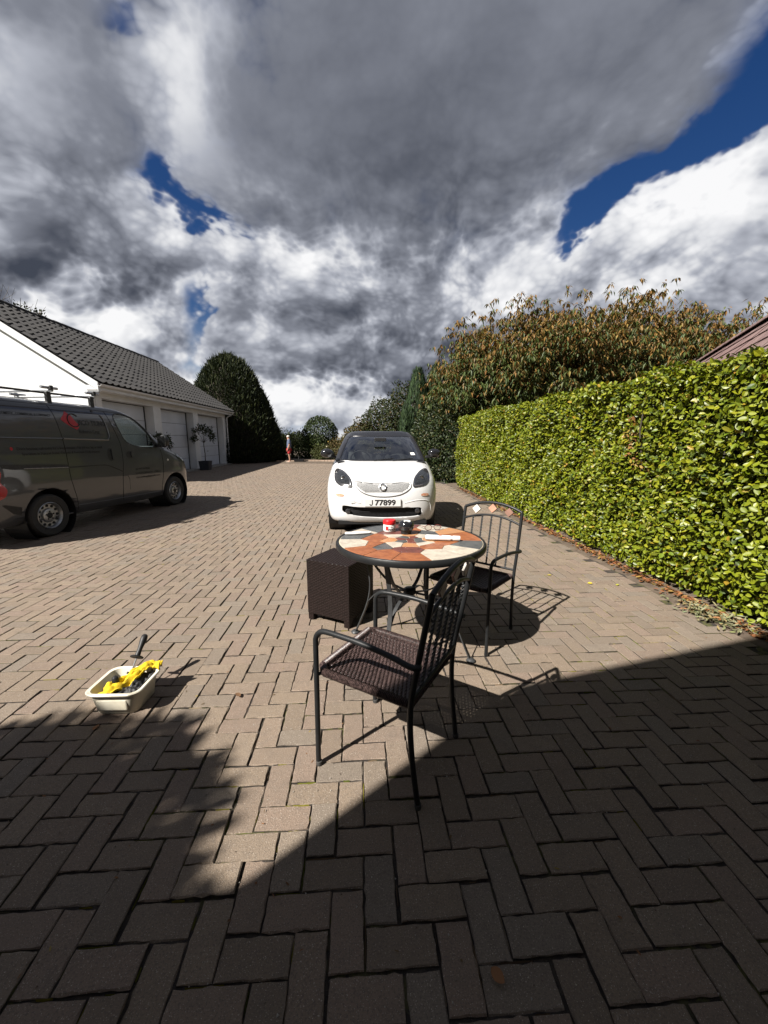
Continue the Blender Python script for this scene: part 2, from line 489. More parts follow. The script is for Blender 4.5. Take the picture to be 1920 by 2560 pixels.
# ------------------------------------------------------------------ ground and paving
def paving_mat(name, attr):
    m, nt, b = base_mat(name)
    t = nt.nodes.new('ShaderNodeTexCoord')
    g = nt.nodes.new('ShaderNodeNewGeometry'); pos = S(g.outputs['Position'])
    if attr:
        a = nt.nodes.new('ShaderNodeAttribute'); a.attribute_name = 'Col'; rnd = a.outputs['Color']
        sp = nt.nodes.new('ShaderNodeSeparateColor'); nt.links.new(rnd, sp.inputs[0]); r1, r2 = S(sp.outputs[0]), S(sp.outputs[1])
    else:
        oi = nt.nodes.new('ShaderNodeObjectInfo'); r1 = S(oi.outputs['Random']); r2 = S.m('FRACT', r1 * 7.31)
    c = cmix(r1, (0.122, 0.092, 0.066), (0.176, 0.134, 0.095))
    c = cmix(sstep(r2, 0.55, 1.0) * 0.7, c, (0.160, 0.113, 0.088))           # rosier blocks
    c = cmix((1.0 - sstep(r2, 0.0, 0.35)) * 0.6, c, (0.130, 0.113, 0.094))   # greyer blocks
    big = snoise(pos, 0.9, 4, 0.6)
    c = cmix(sstep(big, 0.42, 0.70) * 0.35, c, (0.112, 0.092, 0.075))        # worn, dirtier areas
    mid = snoise(pos, 16.0, 6, 0.7)
    c = cmix(sstep(mid, 0.46, 0.75) * 0.55, c, (0.092, 0.074, 0.060))
    fine = snoise(pos, 190.0, 3, 0.75)
    c = cmix(sstep(fine, 0.46, 0.66) * 0.65, c, (0.060, 0.049, 0.041))       # grit
    sand = snoise(pos, 300.0, 2, 0.5)
    c = cmix(sstep(sand, 0.63, 0.70) * 0.85, c, (0.38, 0.34, 0.29))          # pale aggregate
    c = cmix(0.12, c, (0.215, 0.170, 0.128))
    nt.links.new(c.k, b.inputs['Base Color'])
    b.inputs['Roughness'].default_value = 0.82; b.inputs['Specular IOR Level'].default_value = 0.35
    h = fine * 0.6 + mid * 0.8 + sand * 0.3
    bp = nt.nodes.new('ShaderNodeBump'); bp.inputs['Strength'].default_value = 0.8; bp.inputs['Distance'].default_value = 0.005
    nt.links.new(h.k, bp.inputs['Height']); nt.links.new(bp.outputs[0], b.inputs['Normal'])
    return m
M['paver'] = paving_mat('paver', False)
M['paver_far'] = paving_mat('paver_far', True)
def soil_mat():
    m, nt, b = base_mat('joint_sand')
    g = nt.nodes.new('ShaderNodeNewGeometry'); pos = S(g.outputs['Position'])
    a = snoise(pos, 26, 5, 0.65); c2 = snoise(pos, 2.1, 4, 0.6); gr = snoise(pos, 300, 2, 0.6)
    c = cmix(sstep(a, 0.4, 0.65), (0.014, 0.010, 0.008), (0.036, 0.028, 0.020))
    c = cmix(sstep(c2, 0.50, 0.60) * sstep(a, 0.40, 0.55) * 0.8, c, (0.060, 0.060, 0.010))     # moss
    c = cmix(sstep(gr, 0.64, 0.72) * 0.35, c, (0.13, 0.11, 0.085))
    nt.links.new(c.k, b.inputs['Base Color']); b.inputs['Roughness'].default_value = 0.95
    bp = nt.nodes.new('ShaderNodeBump'); bp.inputs['Strength'].default_value = 0.9; bp.inputs['Distance'].default_value = 0.01
    h = a + gr * 0.4
    nt.links.new(h.k, bp.inputs['Height']); nt.links.new(bp.outputs[0], b.inputs['Normal'])
    return m
M['joint'] = soil_mat()
M['grass'] = mat('grass', (0.055, 0.085, 0.022), 0.9, var=0.5, vscale=0.6, bump=0.4, bscale=8, tint=(0.10, 0.10, 0.04))
M['earth'] = mat('earth', (0.075, 0.052, 0.036), 0.95, var=0.5, vscale=9, bump=0.9, bscale=40, tint=(0.12, 0.09, 0.06))

gr = MB().box((0, 150, -0.55), (1400, 1400, 1.0)).build('ground', M['grass'])
tag(gr, kind='structure')

PX0, PX1, PY0, PY1 = -11.0, 2.78, -0.9, 27.0
PIT = 0.101
drive = MB().box(((PX0 + PX1) / 2, (PY0 + PY1) / 2, -0.035), (PX1 - PX0, PY1 - PY0, 0.054)).build('driveway_paving', M['joint'])
tag(drive, kind='structure')

def block_list():
    out = []
    i0, i1 = int(PX0 / PIT) - 4, int(PX1 / PIT) + 4
    j0, j1 = int(PY0 / PIT) - 2, int(PY1 / PIT) + 2
    for j in range(j0, j1):
        for i in range(i0, i1):
            k = (i - j) % 4
            if k == 0: cx, cy, rot = (i + 1) * PIT, (j + 0.5) * PIT, 0
            elif k == 3: cx, cy, rot = (i + 0.5) * PIT, (j + 1) * PIT, 1       # spans rows j and j+1
            else: continue
            if not (PX0 + .1 < cx < PX1 - .1 and PY0 + .1 < cy < PY1 - .1): continue
            if cx < -7.62 and cy > 11.9: continue
            # curved far end of the drive
            if cy > 25.4 + 0.035 * (cx + 4.4) * 1.0 - max(0, cx + 2.5) * 0.42: continue
            if cx > 1.2 and cy > 12.2 + (2.8 - cx) * 1.6: continue
            out.append((cx, cy, rot))
    return out
blocks = block_list()
BA = np.array(blocks)
u_, v_, d_ = to_pix(np.c_[BA[:, :2], np.zeros(len(BA))])
vis = (d_ > 0.05) & (u_ > -60) & (u_ < 1980) & (v_ < 2640) & (v_ > 1000)
dist = np.hypot(BA[:, 0], BA[:, 1]) ** 2 + CAM_H ** 2
order = np.argsort(np.where(vis, dist, 1e9))
near_ids = set(order[:300].tolist())

def paver_mesh(seed):
    """one block with worn, slightly uneven chamfered edges"""
    r = np.random.default_rng(100 + seed)
    hx, hy = 0.0977, 0.0477
    n_l, n_s = 8, 4
    def ring(ins, z, jit):
        pts = []
        for k in range(n_l): pts.append((-hx + ins + (2 * hx - 2 * ins) * k / n_l, -hy + ins))
        for k in range(n_s): pts.append((hx - ins, -hy + ins + (2 * hy - 2 * ins) * k / n_s))
        for k in range(n_l): pts.append((hx - ins - (2 * hx - 2 * ins) * k / n_l, hy - ins))
        for k in range(n_s): pts.append((-hx + ins, hy - ins - (2 * hy - 2 * ins) * k / n_s))
        return [(x + r.normal(0, jit), y + r.normal(0, jit), z + r.normal(0, jit * 0.35)) for x, y in pts]
    A, B_, C_ = ring(0.0, -0.03, 0.0004), ring(0.0004, -0.0038, 0.0012), ring(0.0030, 0.0, 0.0016)
    n = len(A); vs = A + B_ + C_
    fs = []
    for a in (0, 1):
        for k in range(n):
            l = (k + 1) % n; fs.append((a * n + k, a * n + l, (a + 1) * n + l, (a + 1) * n + k))
    fs.append(tuple(2 * n + k for k in range(n)))
    me = bpy.data.meshes.new('paving_block'); me.from_pydata(vs, [], fs)
    me.polygons.foreach_set('use_smooth', [True] * len(me.polygons)); me.set_sharp_from_angle(angle=math.radians(22))
    me.materials.append(M['paver']); me.materials.append(M['joint'])
    me.polygons.foreach_set('material_index', [1] * n + [0] * (len(me.polygons) - n)); me.update()
    return me
PM = [paver_mesh(i) for i in range(10)]
fx, fy, fr = [], [], []
for idx, (cx, cy, rot) in enumerate(blocks):
    if idx in near_ids:
        o = bpy.data.objects.new('paving_block', PM[random.randrange(10)]); COL.objects.link(o); o.parent = drive
        o.location = (cx + random.gauss(0, .0017), cy + random.gauss(0, .0017), random.gauss(0, .0022))
        o.rotation_euler = (random.gauss(0, .006), random.gauss(0, .004), rot * PI / 2 + random.gauss(0, .007) + PI * random.randrange(2))
    else:
        fx.append((cx, cy, rot))
FA = np.array(fx); nF = len(FA)
hx = np.where(FA[:, 2] == 0, 0.0980, 0.0480) - np.abs(rng.normal(0, .0008, nF)); hy = np.where(FA[:, 2] == 0, 0.0480, 0.0980) - np.abs(rng.normal(0, .0008, nF))
rot_ = rng.normal(0, .006, nF); zc = rng.normal(0, .0014, nF); tx = rng.normal(0, .004, nF); ty = rng.normal(0, .004, nF)
cx = FA[:, 0] + rng.normal(0, .001, nF); cy = FA[:, 1] + rng.normal(0, .001, nF)
corner = np.array([(-1, -1), (1, -1), (1, 1), (-1, 1)])
V = np.empty((nF, 12, 3), np.float32)
for lev, (ins, z) in enumerate(((0.0, -0.024), (0.0005, -0.0035), (0.0028, 0.0))):
    for c in range(4):
        lx = corner[c, 0] * (hx - ins); ly = corner[c, 1] * (hy - ins)
        V[:, lev * 4 + c, 0] = cx + lx - ly * rot_; V[:, lev * 4 + c, 1] = cy + ly + lx * rot_
        V[:, lev * 4 + c, 2] = z + zc + lx * tx + ly * ty
q_ = [(8, 9, 10, 11)] + [(a * 4 + k, a * 4 + (k + 1) % 4, (a + 1) * 4 + (k + 1) % 4, (a + 1) * 4 + k) for a in (0, 1) for k in range(4)]
F = (np.arange(nF) * 12)[:, None, None] + np.array(q_)[None]
Cc = np.repeat(rng.random((nF, 3)), 12, axis=0)
fb = np_mesh('paving_blocks', V.reshape(-1, 3), F.reshape(-1, 4), M['paver_far'], Cc, parent=drive)
fb.data.materials.append(M['joint']); mi = np.zeros((nF, 9), np.int32); mi[:, 1:5] = 1
fb.data.polygons.foreach_set('material_index', mi.ravel())
tag(fb, kind='stuff')

# moss and sand standing in the joints
mv, mf, mc = [], [], []
for cx_, cy_, rot in blocks:
    if cy_ > 6.0 or cx_ < -4: continue
    nz = mnoise(Vector((cx_ * .9 + 3, cy_ * .9, 0))); nz2 = mnoise(Vector((cx_ * 7, cy_ * 7, 4)))
    mossy = nz + .25 * nz2 > .12
    for side in (0, 1):
        if random.random() > (.75 if mossy else .40): continue
        L = .19 if (rot == 0) == (side == 0) else .09
        ex, ey = (cx_, cy_ + (.0505 if rot == 0 else .101)) if side == 0 else (cx_ + (.101 if rot == 0 else .0505), cy_)
        a = (random.random() - .5) * L * .5; ln_ = L * random.uniform(.2, .6); w = random.uniform(.0018, .0036); h = random.uniform(-.0045, .0008) if mossy else random.uniform(-.007, -.0025)
        m_ = 7; b0 = len(mv)
        for k in range(m_ + 1):
            t_ = (k / m_ - .5) * ln_ + a; ww = w * (.35 + .65 * math.sin(PI * (k + .4) / (m_ + .8))) * random.uniform(.7, 1.25)
            jx, jy = (t_, 0) if side == 0 else (0, t_); px_, py_ = (0, ww) if side == 0 else (ww, 0)
            hz = h + random.uniform(-.001, .001)
            mv += [(ex + jx - px_, ey + jy - py_, -.009), (ex + jx, ey + jy, hz), (ex + jx + px_, ey + jy + py_, -.009)]
        for k in range(m_):
            for q_ in (0, 1): mf.append((b0 + k * 3 + q_, b0 + k * 3 + q_ + 1, b0 + k * 3 + q_ + 4, b0 + k * 3 + q_ + 3))
        col_ = random.choice(((.085, .088, .012), (.12, .105, .014), (.06, .07, .012))) if mossy else random.choice(((.11, .075, .045), (.16, .125, .085), (.07, .05, .034)))
        mc += [col_] * (3 * (m_ + 1))
M['moss'] = leaf_mat('moss', 0.95, 0.0, 0.1)
mo_ = np_mesh('joint_moss', np.array(mv), np.array(mf), M['moss'], np.array(mc), parent=drive); tag(mo_, kind='stuff')

# soil strip under the hedge and the beds at the far end
sb = MB()
sb.grid(lambda u, v: (2.62 + u * 1.9, -1 + v * 13.5, -0.02 + 0.045 * min(1, u * 4) + 0.012 * mnoise(Vector((u * 9, v * 60, 0)))), 14, 90)
tag(sb.build('hedge_bed', M['earth'], smooth=60, fix=False), kind='structure')
fbd = MB()
fbd.grid(lambda u, v: (-14 + u * 34, 24.0 + v * 26 - max(0, (-14 + u * 34) + 2.5) * 0.45 * (1 - v), 0.015 + 0.08 * min(1, v * 6)), 40, 12)
tag(fbd.build('garden_bed', M['earth'], fix=False, smooth=60), kind='structure')

# brick edging along the far curve of the drive
M['edging'] = mat('edging', (0.36, 0.23, 0.16), 0.85, var=0.45, vscale=5, tint=(0.42, 0.33, 0.25), bump=0.3, bscale=80)
edge_r = empty('kerb_edging', (-2, 24, 0)); tag(edge_r, 'low pale brick edging curving round the far flower bed', 'edging')
pth = []
for k in range(0, 130):
    x = -5.4 + k * 0.072
    y = 25.45 + 0.035 * (x + 4.4) - max(0, x + 2.5) * 0.42
    pth.append((x, y))
bm_ = MB().box((0, 0, 0), (0.205, 0.10, 0.11)).mesh('brick'); bm_.materials.append(M['edging'])
dd = 0.0; last = pth[0]
for a, b in zip(pth[:-1], pth[1:]):
    dd += math.hypot(b[0] - a[0], b[1] - a[1])
    if dd >= 0.216:
        dd = 0
        o = bpy.data.objects.new('brick', bm_); COL.objects.link(o); o.parent = edge_r
        o.location = (b[0] + 2, b[1] - 24, 0.045 + random.gauss(0, .004)); o.rotation_euler = (0, 0, math.atan2(b[1] - a[1], b[0] - a[0]) + random.gauss(0, .02))

# ------------------------------------------------------------------ the house behind the camera (casts the broad shadow)
M['render_wall'] = mat('render_wall', (0.45, 0.42, 0.37), 0.85, var=0.12, vscale=2.5, bump=0.25, bscale=90)
M['old_tile'] = mat('old_tile', (0.11, 0.075, 0.065), 0.85, var=0.4, vscale=7, bump=0.3, bscale=40)
EAVE_H, SL = 4.6, 0.56
kk = EAVE_H / math.tan(SUN_EL)
HX, HY = 0.785 - math.cos(SUN_AZ) * kk, 1.934 - math.sin(SUN_AZ) * kk
house = empty('house', (HX, HY, 0)); tag(house, 'rendered house with steep gable behind the paved yard', 'house')
half = 6.0
gp = [(0, 0), (2 * half, 0), (2 * half, EAVE_H), (half, EAVE_H + half * SL), (0, EAVE_H)]
MB().prism(gp, lambda p: (p[0], -7, p[1]), lambda p: (p[0], 0, p[1])).build('wall', M['render_wall'], house)
rf = MB()
for sgn in (0, 1):
    f = (lambda x: x) if sgn == 0 else (lambda x: 2 * half - x)
    rp = [(0.02, EAVE_H + 0.02), (half, EAVE_H + half * SL + 0.02), (half, EAVE_H + half * SL + 0.10), (0.02, EAVE_H + 0.10)]
    rf.prism(rp, lambda p: (f(p[0]), -7.1, p[1]), lambda p: (f(p[0]), 0.0, p[1]))
rf.build('roof', M['old_tile'], house)

# ------------------------------------------------------------------ garage block
M['white_paint'] = mat('white_paint', (0.78, 0.80, 0.82), 0.75, var=0.10, vscale=1.6, bump=0.15, bscale=120, tint=(0.70, 0.71, 0.71))
M['white_gloss'] = mat('white_gloss', (0.78, 0.79, 0.80), 0.35, var=0.10, vscale=2.0)
M['door_white'] = mat('door_white', (0.66, 0.70, 0.77), 0.45, var=0.08, vscale=1.3)
M['concrete'] = mat('concrete', (0.34, 0.32, 0.29), 0.9, var=0.35, vscale=6, bump=0.3, bscale=120)
def tile_mat(name, c1, c2, c3):
    m, nt, b = base_mat(name)
    oi = nt.nodes.new('ShaderNodeObjectInfo'); g = nt.nodes.new('ShaderNodeNewGeometry'); pos = S(g.outputs['Position'])
    c = cmix(S(oi.outputs['Random']), c1, c2)
    n = snoise(pos, 3.0, 6, 0.7)
    c = cmix(sstep(n, 0.52, 0.72) * 0.6, c, c3)
    nt.links.new(c.k, b.inputs['Base Color']); b.inputs['Roughness'].default_value = 0.8
    nn = snoise(pos, 120, 3, 0.6)
    bp = nt.nodes.new('ShaderNodeBump'); bp.inputs['Strength'].default_value = 0.4; bp.inputs['Distance'].default_value = 0.01
    nt.links.new(nn.k, bp.inputs['Height']); nt.links.new(bp.outputs[0], b.inputs['Normal'])
    return m
M['roof_tile'] = tile_mat('roof_tile', (0.024, 0.023, 0.023), (0.033, 0.031, 0.030), (0.044, 0.042, 0.037))
GX, GY0, GY1, GEZ = -7.7, 12.1, 23.65, 3.02
RX, RZ = -11.24, 5.62
garage = empty('garage_building', (GX, GY0, 0)); tag(garage, 'white garage block with three doors and dark pantile roof', 'garage')
gm = MB()
def GP(x, y, z): return (x - GX, y - GY0, z)      # garage local coordinates
BX = 2 * RX - GX
gtop = [(BX, 0), (GX - 0.02, 0), (GX - 0.02, GEZ - 0.08), (RX, RZ - 0.16), (BX, GEZ - 0.08)]
MB().prism(gtop, lambda p: GP(p[0], GY0, p[1]), lambda p: GP(p[0], GY0 + 0.25, p[1])).build('gable_wall', M['white_paint'], garage)
MB().prism(gtop, lambda p: GP(p[0], GY1 - 0.25, p[1]), lambda p: GP(p[0], GY1, p[1])).build('gable_wall', M['white_paint'], garage)
MB().box(GP(BX + 0.1, (GY0 + GY1) / 2, 1.45), (0.2, GY1 - GY0 - .5, 2.9)).build('rear_wall', M['white_paint'], garage)
hd = 2.62
bays = [(12.62, 15.58), (16.14, 19.13), (19.70, 23.10)]
pill = [(GY0 + 0.25, 12.62), (15.58, 16.14), (19.13, 19.70), (23.10, GY1 - 0.25)]
for a, b in pill:
    MB().box(GP(GX - 0.2, (a + b) / 2, hd / 2), (0.40, b - a, hd)).build('pillar', M['white_paint'], garage)
MB().box(GP(GX - 0.2, (GY0 + GY1) / 2, (hd + 2.82) / 2), (0.396, GY1 - GY0 - 0.5, 2.82 - hd)).build('lintel', M['white_paint'], garage)
for a, b in bays:
    w = b - a; nP = 5; ph = (hd - 0.06) / nP
    d_r = MB().box((-0.035, w / 2, hd / 2), (0.02, w - 0.05, hd - 0.04)).build('garage_door', M['black_plastic'], garage)
    d_r.location = (-0.33, a - GY0, 0.04)
    for k in range(nP):
        MB().box((-0.02, w / 2, ph * (k + 0.5)), (0.04, w - 0.09, ph - 0.012)).build('door_panel', M['door_white'], d_r, bevel=0.005)
    MB().box((0.0, 0.03, hd / 2 - .02), (0.05, 0.035, hd - .05)).build('door_frame', M['black_plastic'], d_r)
    MB().box((0.0, w - 0.03, hd / 2 - .02), (0.05, 0.035, hd - .05)).build('door_frame', M['black_plastic'], d_r)
    MB().box((0.025, w / 2, ph * 1.5), (0.02, 0.14, 0.03)).build('door_handle', M['black_plastic'], d_r)
MB().box(GP(GX - 0.05, (GY0 + GY1) / 2, 0.02), (0.5, GY1 - GY0 + .1, 0.05)).build('threshold', M['concrete'], garage)
MB().box(GP(GX + 0.16, (GY0 + GY1) / 2, 2.80), (0.32, GY1 - GY0 + .30, 0.03)).build('soffit', M['white_gloss'], garage)
MB().box(GP(GX + 0.315, (GY0 + GY1) / 2, 2.875), (0.025, GY1 - GY0 + .30, 0.16)).build('fascia', M['white_gloss'], garage)
gut = MB(); prof = [(math.cos(a) * .058, math.sin(a) * .058) for a in np.linspace(PI, 2 * PI, 9)] + [(math.cos(a) * .052, math.sin(a) * .052) for a in np.linspace(2 * PI, PI, 9)]
gut.prism(prof, lambda p: GP(GX + 0.40 + p[0], GY0 - 0.16, 2.945 + p[1] * 1.15), lambda p: GP(GX + 0.40 + p[0], GY1 + 0.16, 2.945 + p[1] * 1.15))
gut.build('gutter', M['white_gloss'], garage, smooth=40)
dpx = MB().tube([GP(GX + .40, GY1 - .02, 2.90), GP(GX + .39, GY1 - .02, 2.83), GP(GX + .10, GY1 - .05, 2.66), GP(GX + .07, GY1 - .05, 2.57), GP(GX + .07, GY1 - .05, 0.06)], 0.036, 10)
dpx.build('downpipe', M['white_gloss'], garage, smooth=40)
for z in (0.35, 1.5, 2.5):
    MB().box(GP(GX + .05, GY1 - .05, z), (0.10, 0.11, 0.035)).build('pipe_bracket', M['white_gloss'], garage)
# barge boards on the near gable
sl = (RZ - GEZ) / (GX + 0.36 - RX); cosl = 1 / math.hypot(1, sl)
for sgn in (1, -1):
    def bx(u, sgn=sgn): return RX + sgn * u
    bp = [(0, -0.03), (-RX + GX + .36, -0.03 - sl * (GX + .36 - RX)), (-RX + GX + .36, -0.25 - sl * (GX + .36 - RX)), (0, -0.25)]
    MB().prism(bp, lambda p: GP(bx(p[0]), GY0 - 0.16, RZ + p[1]), lambda p: GP(bx(p[0]), GY0 - 0.135, RZ + p[1])).build('bargeboard', M['white_gloss'], garage)
    MB().prism([(p[0], p[1] * 1.0) for p in ((0, -0.20), (-RX + GX + .36, -0.20 - sl * (GX + .36 - RX)), (-RX + GX + .36, -0.22 - sl * (GX + .36 - RX)), (0, -0.22))],
               lambda p: GP(bx(p[0]), GY0 - 0.134, RZ + p[1]), lambda p: GP(bx(p[0]), GY0 + 0.0, RZ + p[1])).build('verge_soffit', M['white_gloss'], garage)
    MB().box(GP(RX + sgn * (GX + .20 - RX), GY0 - .09, 2.83), (0.31, 0.09, 0.17)).build('eave_box', M['white_gloss'], garage)
# roof: deck, tiles one by one on the slope in view, ridge caps
deck = MB()
for sgn in (1, -1):
    dp = [(0, -0.06), (GX + .36 - RX, -0.06 - sl * (GX + .36 - RX)), (GX + .36 - RX, -0.10 - sl * (GX + .36 - RX)), (0, -0.10)]
    deck.prism(dp, lambda p: GP(RX + sgn * p[0], GY0 - .13, RZ + p[1]), lambda p: GP(RX + sgn * p[0], GY1 + .13, RZ + p[1]))
roof = deck.build('roof', M['old_tile'], garage)
TW, TG, TL = 0.300, 0.345, 0.42
def tile_mesh():
    mb = MB()
    n = 12
    def pz(u):      # pantile: flat pan with one raised roll
        t = u % 1.0
        return 0.052 * math.exp(-((t - 0.5) / 0.20) ** 2)
    top = [(-TW / 2 - .01 + (TW + .02) * k / n, pz(k / n)) for k in range(n + 1)]
    vs = []
    for y, dz in ((0.0, 0.036), (TL, 0.0)):
        for x, z in top: vs.append((x, y, z + dz))
    for y, dz in ((0.0, 0.036), (TL, 0.0)):
        for x, z in top: vs.append((x, y, z + dz - 0.016))
    N = n + 1; fs = []
    for k in range(n):
        fs.append((k, k + 1, N + k + 1, N + k))
        fs.append((2 * N + k, k * 1 + 0 if False else k, k + 1, 2 * N + k + 1)[::1])
    mb.add(vs, fs)
    me = mb.mesh('roof_tile', smooth=50); me.materials.append(M['roof_tile'])
    return me
TM = tile_mesh()
ncol = int((GY1 - GY0 + 0.26) / TW); slope_len = math.hypot(GX + .42 - RX, sl * (GX + .42 - RX)); nrow = int(slope_len / TG) + 1
ang_s = math.atan(sl)
tl = []
for r in range(nrow):
    s0 = r * TG - 0.02                                   # distance up the slope from the eave
    ex = GX + .44 - s0 * math.cos(ang_s); ez = RZ - sl * (GX + .44 - RX) + s0 * math.sin(ang_s)
    if s0 + TL * .55 > slope_len: break
    for c in range(ncol):
        tl.append((ex, GY0 - .13 + (c + .5) * TW * (GY1 - GY0 + .26) / (ncol * TW), ez))
T0 = Matrix(((0, -math.cos(ang_s), -0 + math.sin(ang_s)), (1, 0, 0), (0, math.sin(ang_s), math.cos(ang_s))))  # local x->Y, y->up slope, z->normal
T0 = Matrix(((0, -math.cos(ang_s), math.sin(ang_s)), (-1, 0, 0), (0, math.sin(ang_s), math.cos(ang_s))))
TA = np.array(tl); ordt = np.argsort(TA[:, 1] * 1.0 + (TA[:, 2] * 0.0))
tv = np.array([v.co[:] for v in TM.vertices]); tf = np.array([p.vertices[:] for p in TM.polygons])
restV, restF, restC = [], [], []
for rank, i in enumerate(ordt):
    x, y, z = tl[i]
    j = (random.gauss(0, .004), random.gauss(0, .004), abs(random.gauss(0, .003)))
    if rank < 300:
        o = bpy.data.objects.new('roof_tile', TM); COL.objects.link(o); o.parent = roof
        R4 = T0.to_4x4(); R4.translation = Vector(GP(x + j[0], y + j[1], z + j[2])); o.matrix_local = R4 @ Matrix.Rotation(random.gauss(0, .012), 4, 'Y')
    else:
        vv = tv @ np.array(T0).T + np.array(GP(x, y + j[1], z + j[2]))
        restF.append(tf + len(restV) * len(tv)); restV.append(vv)
if restV:
    o = np_mesh('roof_tiles', np.concatenate(restV), np.concatenate(restF), M['roof_tile'], parent=roof); tag(o, kind='stuff')
    o.data.polygons.foreach_set('use_smooth', [True] * len(o.data.polygons)); o.data.set_sharp_from_angle(angle=math.radians(50))
rc = MB().prism([(math.cos(a) * .12, math.sin(a) * .09) for a in np.linspace(0, PI, 9)] + [(math.cos(a) * .10, math.sin(a) * .07) for a in np.linspace(PI, 0, 9)],
                lambda p: (p[0], 0, p[1]), lambda p: (p[0] * .93, .45, p[1] * .9)).mesh('ridge_tile', smooth=50)
rc.materials.append(M['roof_tile'])
for k in range(int((GY1 - GY0 + .26) / .42)):
    o = bpy.data.objects.new('ridge_tile', rc); COL.objects.link(o); o.parent = roof
    o.location = GP(RX, GY0 - .13 + k * .42, RZ + .02 + random.gauss(0, .004))

# ------------------------------------------------------------------ mosaic table
M['iron'] = mat('iron', (0.018, 0.019, 0.020), 0.42, metal=0.0, var=0.35, vscale=14, bump=0.06, bscale=120, spec=0.22)
M['iron_grey'] = mat('iron_grey', (0.050, 0.052, 0.054), 0.45, metal=0.0, spec=0.25, var=0.35, vscale=14, bump=0.06)
M['grout'] = mat('grout', (0.60, 0.53, 0.39), 0.9, var=0.25, vscale=30)
STONES = [('stone_rust', (0.33, 0.115, 0.042), (0.22, 0.070, 0.027)), ('stone_cream', (0.52, 0.465, 0.38), (0.38, 0.335, 0.275)),
          ('stone_slate', (0.055, 0.060, 0.062), (0.10, 0.10, 0.098)), ('stone_maroon', (0.17, 0.055, 0.04), (0.10, 0.035, 0.028)),
          ('stone_tan', (0.46, 0.22, 0.09), (0.36, 0.19, 0.10))]
for nme, c1, c2 in STONES: M[nme] = mat(nme, c1, 0.42, var=0.3, vscale=22, tint=c2, bump=0.15, bscale=60)
TBX, TBY, TBZ, TR = 0.322, 2.48, 0.755, 0.486
table = empty('mosaic_table', (TBX, TBY, 0)); tag(table, 'round patio table with stone mosaic top and black iron legs', 'table')
rimp = [(TR - .022, TBZ - .004), (TR - .018, TBZ + .003), (TR - .006, TBZ + .002), (TR, TBZ - .008), (TR, TBZ - .030), (TR - .006, TBZ - .038), (TR - .022, TBZ - .038), (TR - .022, TBZ - .004)]
MB().lathe(rimp, 96).build('rim', M['iron'], table, smooth=40)
MB().lathe([(0.001, TBZ - .02), (TR - .021, TBZ - .02), (TR - .021, TBZ - .0015), (0.001, TBZ - .0015)], 64).build('grout_bed', M['grout'], table)
rs = np.random.default_rng(5)
seeds = [(0.0, 0.0)]
for rad, num, ph_, jr, ja in ((0.060, 7, 0.2, .004, .05), (0.130, 8, 0.0, .014, .14), (0.240, 10, 0.3, .026, .16), (0.375, 14, 0.1, .032, .13)):
    for k in range(num):
        a = ph_ + 2 * PI * k / num + rs.normal(0, ja); r = rad + rs.normal(0, jr)
        seeds.append((r * math.cos(a), r * math.sin(a)))
def clip(poly, nx, ny, d):
    out = []
    for i in range(len(poly)):
        a, b = poly[i], poly[(i + 1) % len(poly)]
        da, db = a[0] * nx + a[1] * ny - d, b[0] * nx + b[1] * ny - d
        if da <= 0: out.append(a)
        if (da < 0) != (db < 0) and abs(da - db) > 1e-9:
            t = da / (da - db); out.append((a[0] + (b[0] - a[0]) * t, a[1] + (b[1] - a[1]) * t))
    return out
RB = TR - .0255
last_mat = None; assigned = {}
for i, (sx, sy) in enumerate(seeds):
    poly = [(RB * math.cos(2 * PI * k / 72), RB * math.sin(2 * PI * k / 72)) for k in range(72)]
    for j, (ox, oy) in enumerate(seeds):
        if i == j: continue
        nx, ny = ox - sx, oy - sy; L = math.hypot(nx, ny); nx /= L; ny /= L
        poly = clip(poly, nx, ny, nx * (sx + ox) / 2 + ny * (sy + oy) / 2 - 0.0022)
        if len(poly) < 3: break
    if len(poly) < 3: continue
    if i == 0: mn = 'stone_maroon'
    elif i < 8: mn = 'stone_slate' if i % 2 else 'stone_maroon'
    elif i < 16: mn = 'stone_cream' if i % 2 else 'stone_tan'
    else:
        near = sorted((math.dist(seeds[i], seeds[j]), j) for j in assigned)[:4]
        used = [assigned[j] for d_, j in near if d_ < .17]
        w_ = np.array([.34, .29, .20, .09, .08])
        for q_i, st_ in enumerate(STONES):
            if st_[0] in used: w_[q_i] *= .45 if (st_[0] == 'stone_rust' and used.count(st_[0]) < 2) else .04
        mn = STONES[rs.choice(5, p=w_ / w_.sum())][0]
    assigned[i] = mn
    last_mat = mn
    dz = rs.normal(0, .0003)
    MB().prism(poly, lambda p: (p[0], p[1], TBZ - .006), lambda p: (p[0], p[1], TBZ + .0022 + dz)).build('mosaic_tile', M[mn], table, bevel=0.0008, seg=1)
def catmull(pts, sub=6):
    P = [np.array(p, float) for p in pts]; P = [2 * P[0] - P[1]] + P + [2 * P[-1] - P[-2]]
    out = []
    for i in range(1, len(P) - 2):
        for k in range(sub):
            t = k / sub
            out.append(0.5 * ((2 * P[i]) + (-P[i - 1] + P[i + 1]) * t + (2 * P[i - 1] - 5 * P[i] + 4 * P[i + 1] - P[i + 2]) * t * t + (-P[i - 1] + 3 * P[i] - 3 * P[i + 1] + P[i + 2]) * t ** 3))
    out.append(P[-2]); return [tuple(p) for p in out]
